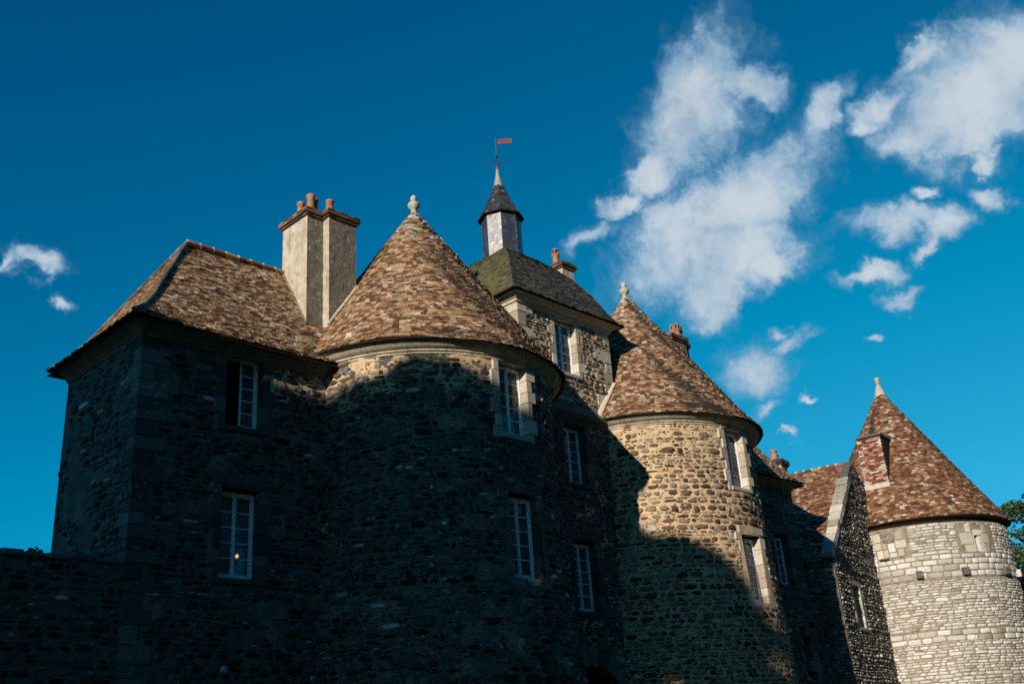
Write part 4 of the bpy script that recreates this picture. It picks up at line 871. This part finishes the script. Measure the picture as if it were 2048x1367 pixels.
def cyl_block(mb, a, b, z0, z1, pr, mat, dep=.3):
    V = []
    for u in (a, (a+b)/2, b):
        for rr, z in ((R3-dep, z0), (R3+pr-.012, z0+.003), (R3+pr, z0+.018), (R3+pr, z1-.018), (R3+pr-.012, z1-.003), (R3-dep, z1)): V.append((C3[0]+rr*math.cos(u/R3), C3[1]+rr*math.sin(u/R3), z))
    n0 = mb.n; mb.add(V, [(i*6+j, (i+1)*6+j, (i+1)*6+j+1, i*6+j+1) for i in range(2) for j in range(5)], mat)
    mb.add([V[i] for i in range(6)]+[V[12+i] for i in range(6)], [(0, 1, 2, 3, 4, 5), (11, 10, 9, 8, 7, 6)], mat)
s_ = MB()
for a, b, z0, z1 in ((-.62, -.16, 6.52, 6.82), (-.75, -.2, 6.83, 7.28), (-.48, -.24, 7.29, 7.66), (.34, .58, 6.52, 6.85), (.3, .62, 6.86, 7.25), (.36, .56, 7.26, 7.6)): cyl_block(s_, sl_u+a, sl_u+b-.01, z0*K3, z1*K3, .03, 'limestone')
so_ = s_.build('slit_window', T3)
s_ = MB()
for a, b, z0, z1 in ((-.155, -.12, 6.55, 7.2), (.1, .31, 6.52, 7.15), (-.14, .3, 7.18, 7.4)): cyl_block(s_, sl_u+a, sl_u+b, z0*K3, z1*K3, .018, 'ashlar_grey')
s_.build('slit_stones', so_)
s_ = MB(); u0_ = D(-178)*R3
rgp = random.Random(12)
for a, b, z0, z1, mt in ((0, .3, 7.25, 7.6, 'limestone'), (.0, .27, 6.95, 7.24, 'limestone'), (.05, .3, 6.6, 6.94, 'limestone'), (.3, .5, 6.95, 7.2, 'limestone'), (.32, .52, 6.62, 6.94, 'limestone'), (.9, 1.2, 7.25, 7.6, 'limestone'), (.85, 1.28, 6.92, 7.24, 'limestone'), (.9, 1.15, 6.6, 6.9, 'limestone'), (.38, .8, 7.2, 7.36, 'rubble_dark'), (.3, .55, 7.42, 7.55, 'rubble_dark'), (.1, .5, 6.48, 6.6, 'rubble_dark'), (.55, .85, 6.6, 6.78, 'ashlar_grey'), (.55, .82, 6.8, 7.16, 'ashlar_grey')): cyl_block(s_, u0_+a, u0_+b-.012, z0*K3, z1*K3-.01, .03+rgp.uniform(0, .02), mt)
s_.build('blocked_window', T3)
for an in (-156, -130, -100, -80):
    s_ = MB(); u = D(an)*R3; cyl_block(s_, u-.13, u+.13, 5.99, 6.29, .2, 'limestone_dark' if an != -80 else 'ashlar_grey'); s_.build('corbel', T3)
prof3 = [(RT3, ZT3), (RT3*.93, ZT3+(ZA3-ZT3)*.07), (RT3*.6, ZT3+(ZA3-ZT3)*.4), (RT3*.3, ZT3+(ZA3-ZT3)*.7), (.13, ZA3-.2)]
ro = cone_roof(*C3, prof3, 'tile_red', 511, T3, pitch=.1, tw=.16)
e = MB(); e.lathe([(R3-.25, 8.17), (R3-.1, 8.19), (R3+.0, 8.32), (RT3-.03, ZT3-.03)], *C3, 'wood', 72); e.build('eaves_board', ro)
finial(*C3, 15.48, ro, 'knob')
# brick chimney stump rising from the cone
bk = MB(); an = D(187); cd = np.array([math.cos(an), math.sin(an), 0]); sd = np.array([-cd[1], cd[0], 0]); ctr = np.array([*C3, 0]); z0b, z1b = 10.3, 12.45; Rb = 3.1; hwb = .53
for i in range(int((z1b-z0b)/.075)):
    z = z0b+i*.075; n = 5; off = .5*(i % 2)
    for k in range(-1, n):
        a = -hwb+(k+off)*2*hwb/n; b_ = a+2*hwb/n-.012; a = max(a, -hwb); b_ = min(b_, hwb)
        if b_-a < .03: continue
        bk.obox(ctr+cd*(Rb-.08)+sd*(a+b_)/2+np.array([0, 0, z+.034]), cd*.1, sd*(b_-a)/2, (0, 0, .031), 'brick' if rgp.random() > .1 and abs((a+b_)/2) < .38 or rgp.random() > .5 else 'limestone')
bk.obox(ctr+cd*(Rb-.9)+np.array([0, 0, (z0b+z1b)/2]), cd*.88, sd*(hwb-.01), (0, 0, (z1b-z0b)/2), 'brick_dark')
bo = bk.build('brick_stack', T3)
b = MB()
b.obox(ctr+cd*(Rb-.8)+np.array([0, 0, z1b+.05]), cd*.86, sd*(hwb+.05), (0, 0, .045), 'limestone_dark'); b.build('stack_cap', bo); b = MB(); b.obox(ctr+cd*(Rb-.85)+np.array([0, 0, z0b-.1]), cd*.98, sd*(hwb+.04), (0, 0, .1), 'fillet'); b.build('stack_ledge', bo)

# ------------------------------------------------------------------ garden wall
gwl = thing('garden_wall', 'dark rubble garden wall running left from the corner pavilion', 'wall', (4.0, YP, -1.6))
m = MB(); m.box(-12, XP-.03, YP+.0, YP+.5, -1.6, 4.1, 'mortar_dark'); masonry(m, lambda u, z, d: np.stack([u, YP-d, z], 1), -3, XP-.04, 0, 4.1, (.06, .16), (.12, .42), 'rubble_dark', 601, (), lambda u, z: .15); m.build('masonry', gwl)
m = MB(); rg = random.Random(6); x = -12
while x < XP-.05: L = min(rg.uniform(.25, .6), XP-.03-x); m.box(x+.003, x+L-.003, YP-.05, YP+.55, 4.1, 4.2+rg.uniform(-.015, .03), 'limestone_dark', .02); x += L
m.build('coping_stones', gwl)

# ------------------------------------------------------------------ plants and trees
def leaves(mb, C, size, rg, mat='leaf', up=0.4):
    n = len(C); a = rg.normal(size=(n, 3)); a[:, 2] *= up; a /= np.linalg.norm(a, axis=1)[:, None]
    b = np.cross(a, rg.normal(size=(n, 3))); b /= np.linalg.norm(b, axis=1)[:, None]; s = (size*rg.uniform(.6, 1.3, n))[:, None]
    V = np.stack([C-a*s, C+b*s*.5, C+a*s, C-b*s*.5], 1).reshape(-1, 3); mb.add(V, (np.arange(n)*4)[:, None]+np.array([[0, 1, 2, 3]]), mat)
def crown(clumps, per, size, seed):
    rg = np.random.default_rng(seed); mb = MB()
    for (x, y, z, rx, rz) in clumps:
        d = rg.normal(size=(per, 3)); d /= np.linalg.norm(d, axis=1)[:, None]; r = rg.uniform(0.25, 1, per)**.5
        leaves(mb, np.array([x, y, z])+d*r[:, None]*np.array([rx, rx, rz]), size, rg)
    return mb
# wood-edge trees on the left, outside the frame: they throw the leafy shadow over the lower walls
cA, sA = math.cos(SUN_AZ), math.sin(SUN_AZ)
def wpos(a, w): return a*cA-w*sA, a*sA+w*cA
HW = [(7.4, 3), (8.2, 9), (8.9, 13.5), (9.4, 14.27), (9.85, 14.7), (10.9, 14.65), (11.15, 14.85), (12.0, 15.2), (12.6, 15.2), (13.2, 14.75), (14.3, 14.5), (15.5, 13.9), (16.1, 14.05), (19, 14.1), (26, 14.1), (30, 13)]
tanE = math.tan(SUN_EL)
for i, (w0, w1) in enumerate(((8.0, 12.6), (12.1, 16.8), (16.4, 21.2), (20.8, 27))):
    rg = np.random.default_rng(700+i); cl = []; wc = (w0+w1)/2; tx, ty = wpos(-14, wc)
    T = thing('shade_tree', 'tall leafy tree at the wood edge outside the frame, casting shade on the walls', 'tree', (tx, ty, -1.6), 'wood edge trees')
    for k in range(560):
        w = rg.uniform(w0-.3, w1+.3); a = -14+rg.uniform(-2.2, 2.2); r = rg.uniform(.45, .8)
        top = np.interp(w, [h[0] for h in HW], [h[1] for h in HW]) - .3 + tanE*(-a) - r*.8
        z = top - (abs(rg.normal())*.5 if k < 130 else rg.uniform(0, top-3))
        x, y = wpos(a, w); cl.append((x, y, z, r, r*.9))
    crown(cl, 130, .24, 710+i).build('crown', T)
    m = MB(); m.tube([(tx, ty, -1.6), (tx+.2, ty, 4), (tx, ty+.3, 10), (tx, ty, 16)], [.42, .34, .24, .1], 'bark', 12); m.build('trunk', T)
# unseen foliage bank added behind the viewpoint: it hides the low sky from the shaded fronts
rg = np.random.default_rng(760); cl = []
for k in range(560): cl.append((rg.uniform(-22, 80), -11+rg.normal()*1.6, rg.uniform(0, 1)**.85*25-1, rg.uniform(1.2, 2.2), rg.uniform(1.0, 1.8)))
o = crown(cl, 60, .75, 761).build('sky_block_foliage'); o['kind'] = 'stuff'
# tree behind the right-hand tower
T = thing('broadleaf_tree', 'green broadleaf tree showing behind the right edge of the grey tower', 'tree', (57.2, 18.1, -1.6))
rg = np.random.default_rng(801); cl = []
for k in range(230):
    d = rg.normal(size=3); d /= np.linalg.norm(d); r = rg.uniform(.3, 1)**.6
    cl.append((57.2+d[0]*r*3.4, 18.1+d[1]*r*4.0, 6.4+d[2]*r*5.0, rg.uniform(.45, .85), rg.uniform(.3, .55)))
for k in range(9): cl.append((56.6+rg.uniform(-.6, .6), 17.2+rg.uniform(-.5, .6), 11.0+rg.uniform(-.4, .35), .4, .2))
crown(cl, 230, .1, 802).build('crown', T)
m = MB(); m.tube([(57.2, 18.1, -1.6), (57.2, 18.1, 3), (57.0, 18.1, 7), (56.7, 17.5, 10.6)], [.35, .28, .16, .04], 'bark', 10)
for k in range(14):
    a = rg.uniform(0, 6.28); z = rg.uniform(2, 8.5); m.tube([(57.1, 18.1, z), (57.1+math.cos(a)*1.5, 18.1+math.sin(a)*1.5, z+1.0), (57.1+math.cos(a)*2.9, 18.1+math.sin(a)*2.9, z+1.5)], [.1, .06, .02], 'bark', 6)
m.build('trunk', T)
# tuft on the garden wall
T = thing('wall_plant', 'tiny tuft of weeds growing on the garden wall top', 'plant', (7.3, YP+.2, 4.2))
crown([(7.22, YP+.1, 4.24, .06, .05), (7.33, YP+.1, 4.25, .05, .06), (7.42, YP+.12, 4.23, .06, .04)], 40, .03, 850).build('foliage', T)

for o in bpy.data.objects:
    if '_org' in o: del o['_org']
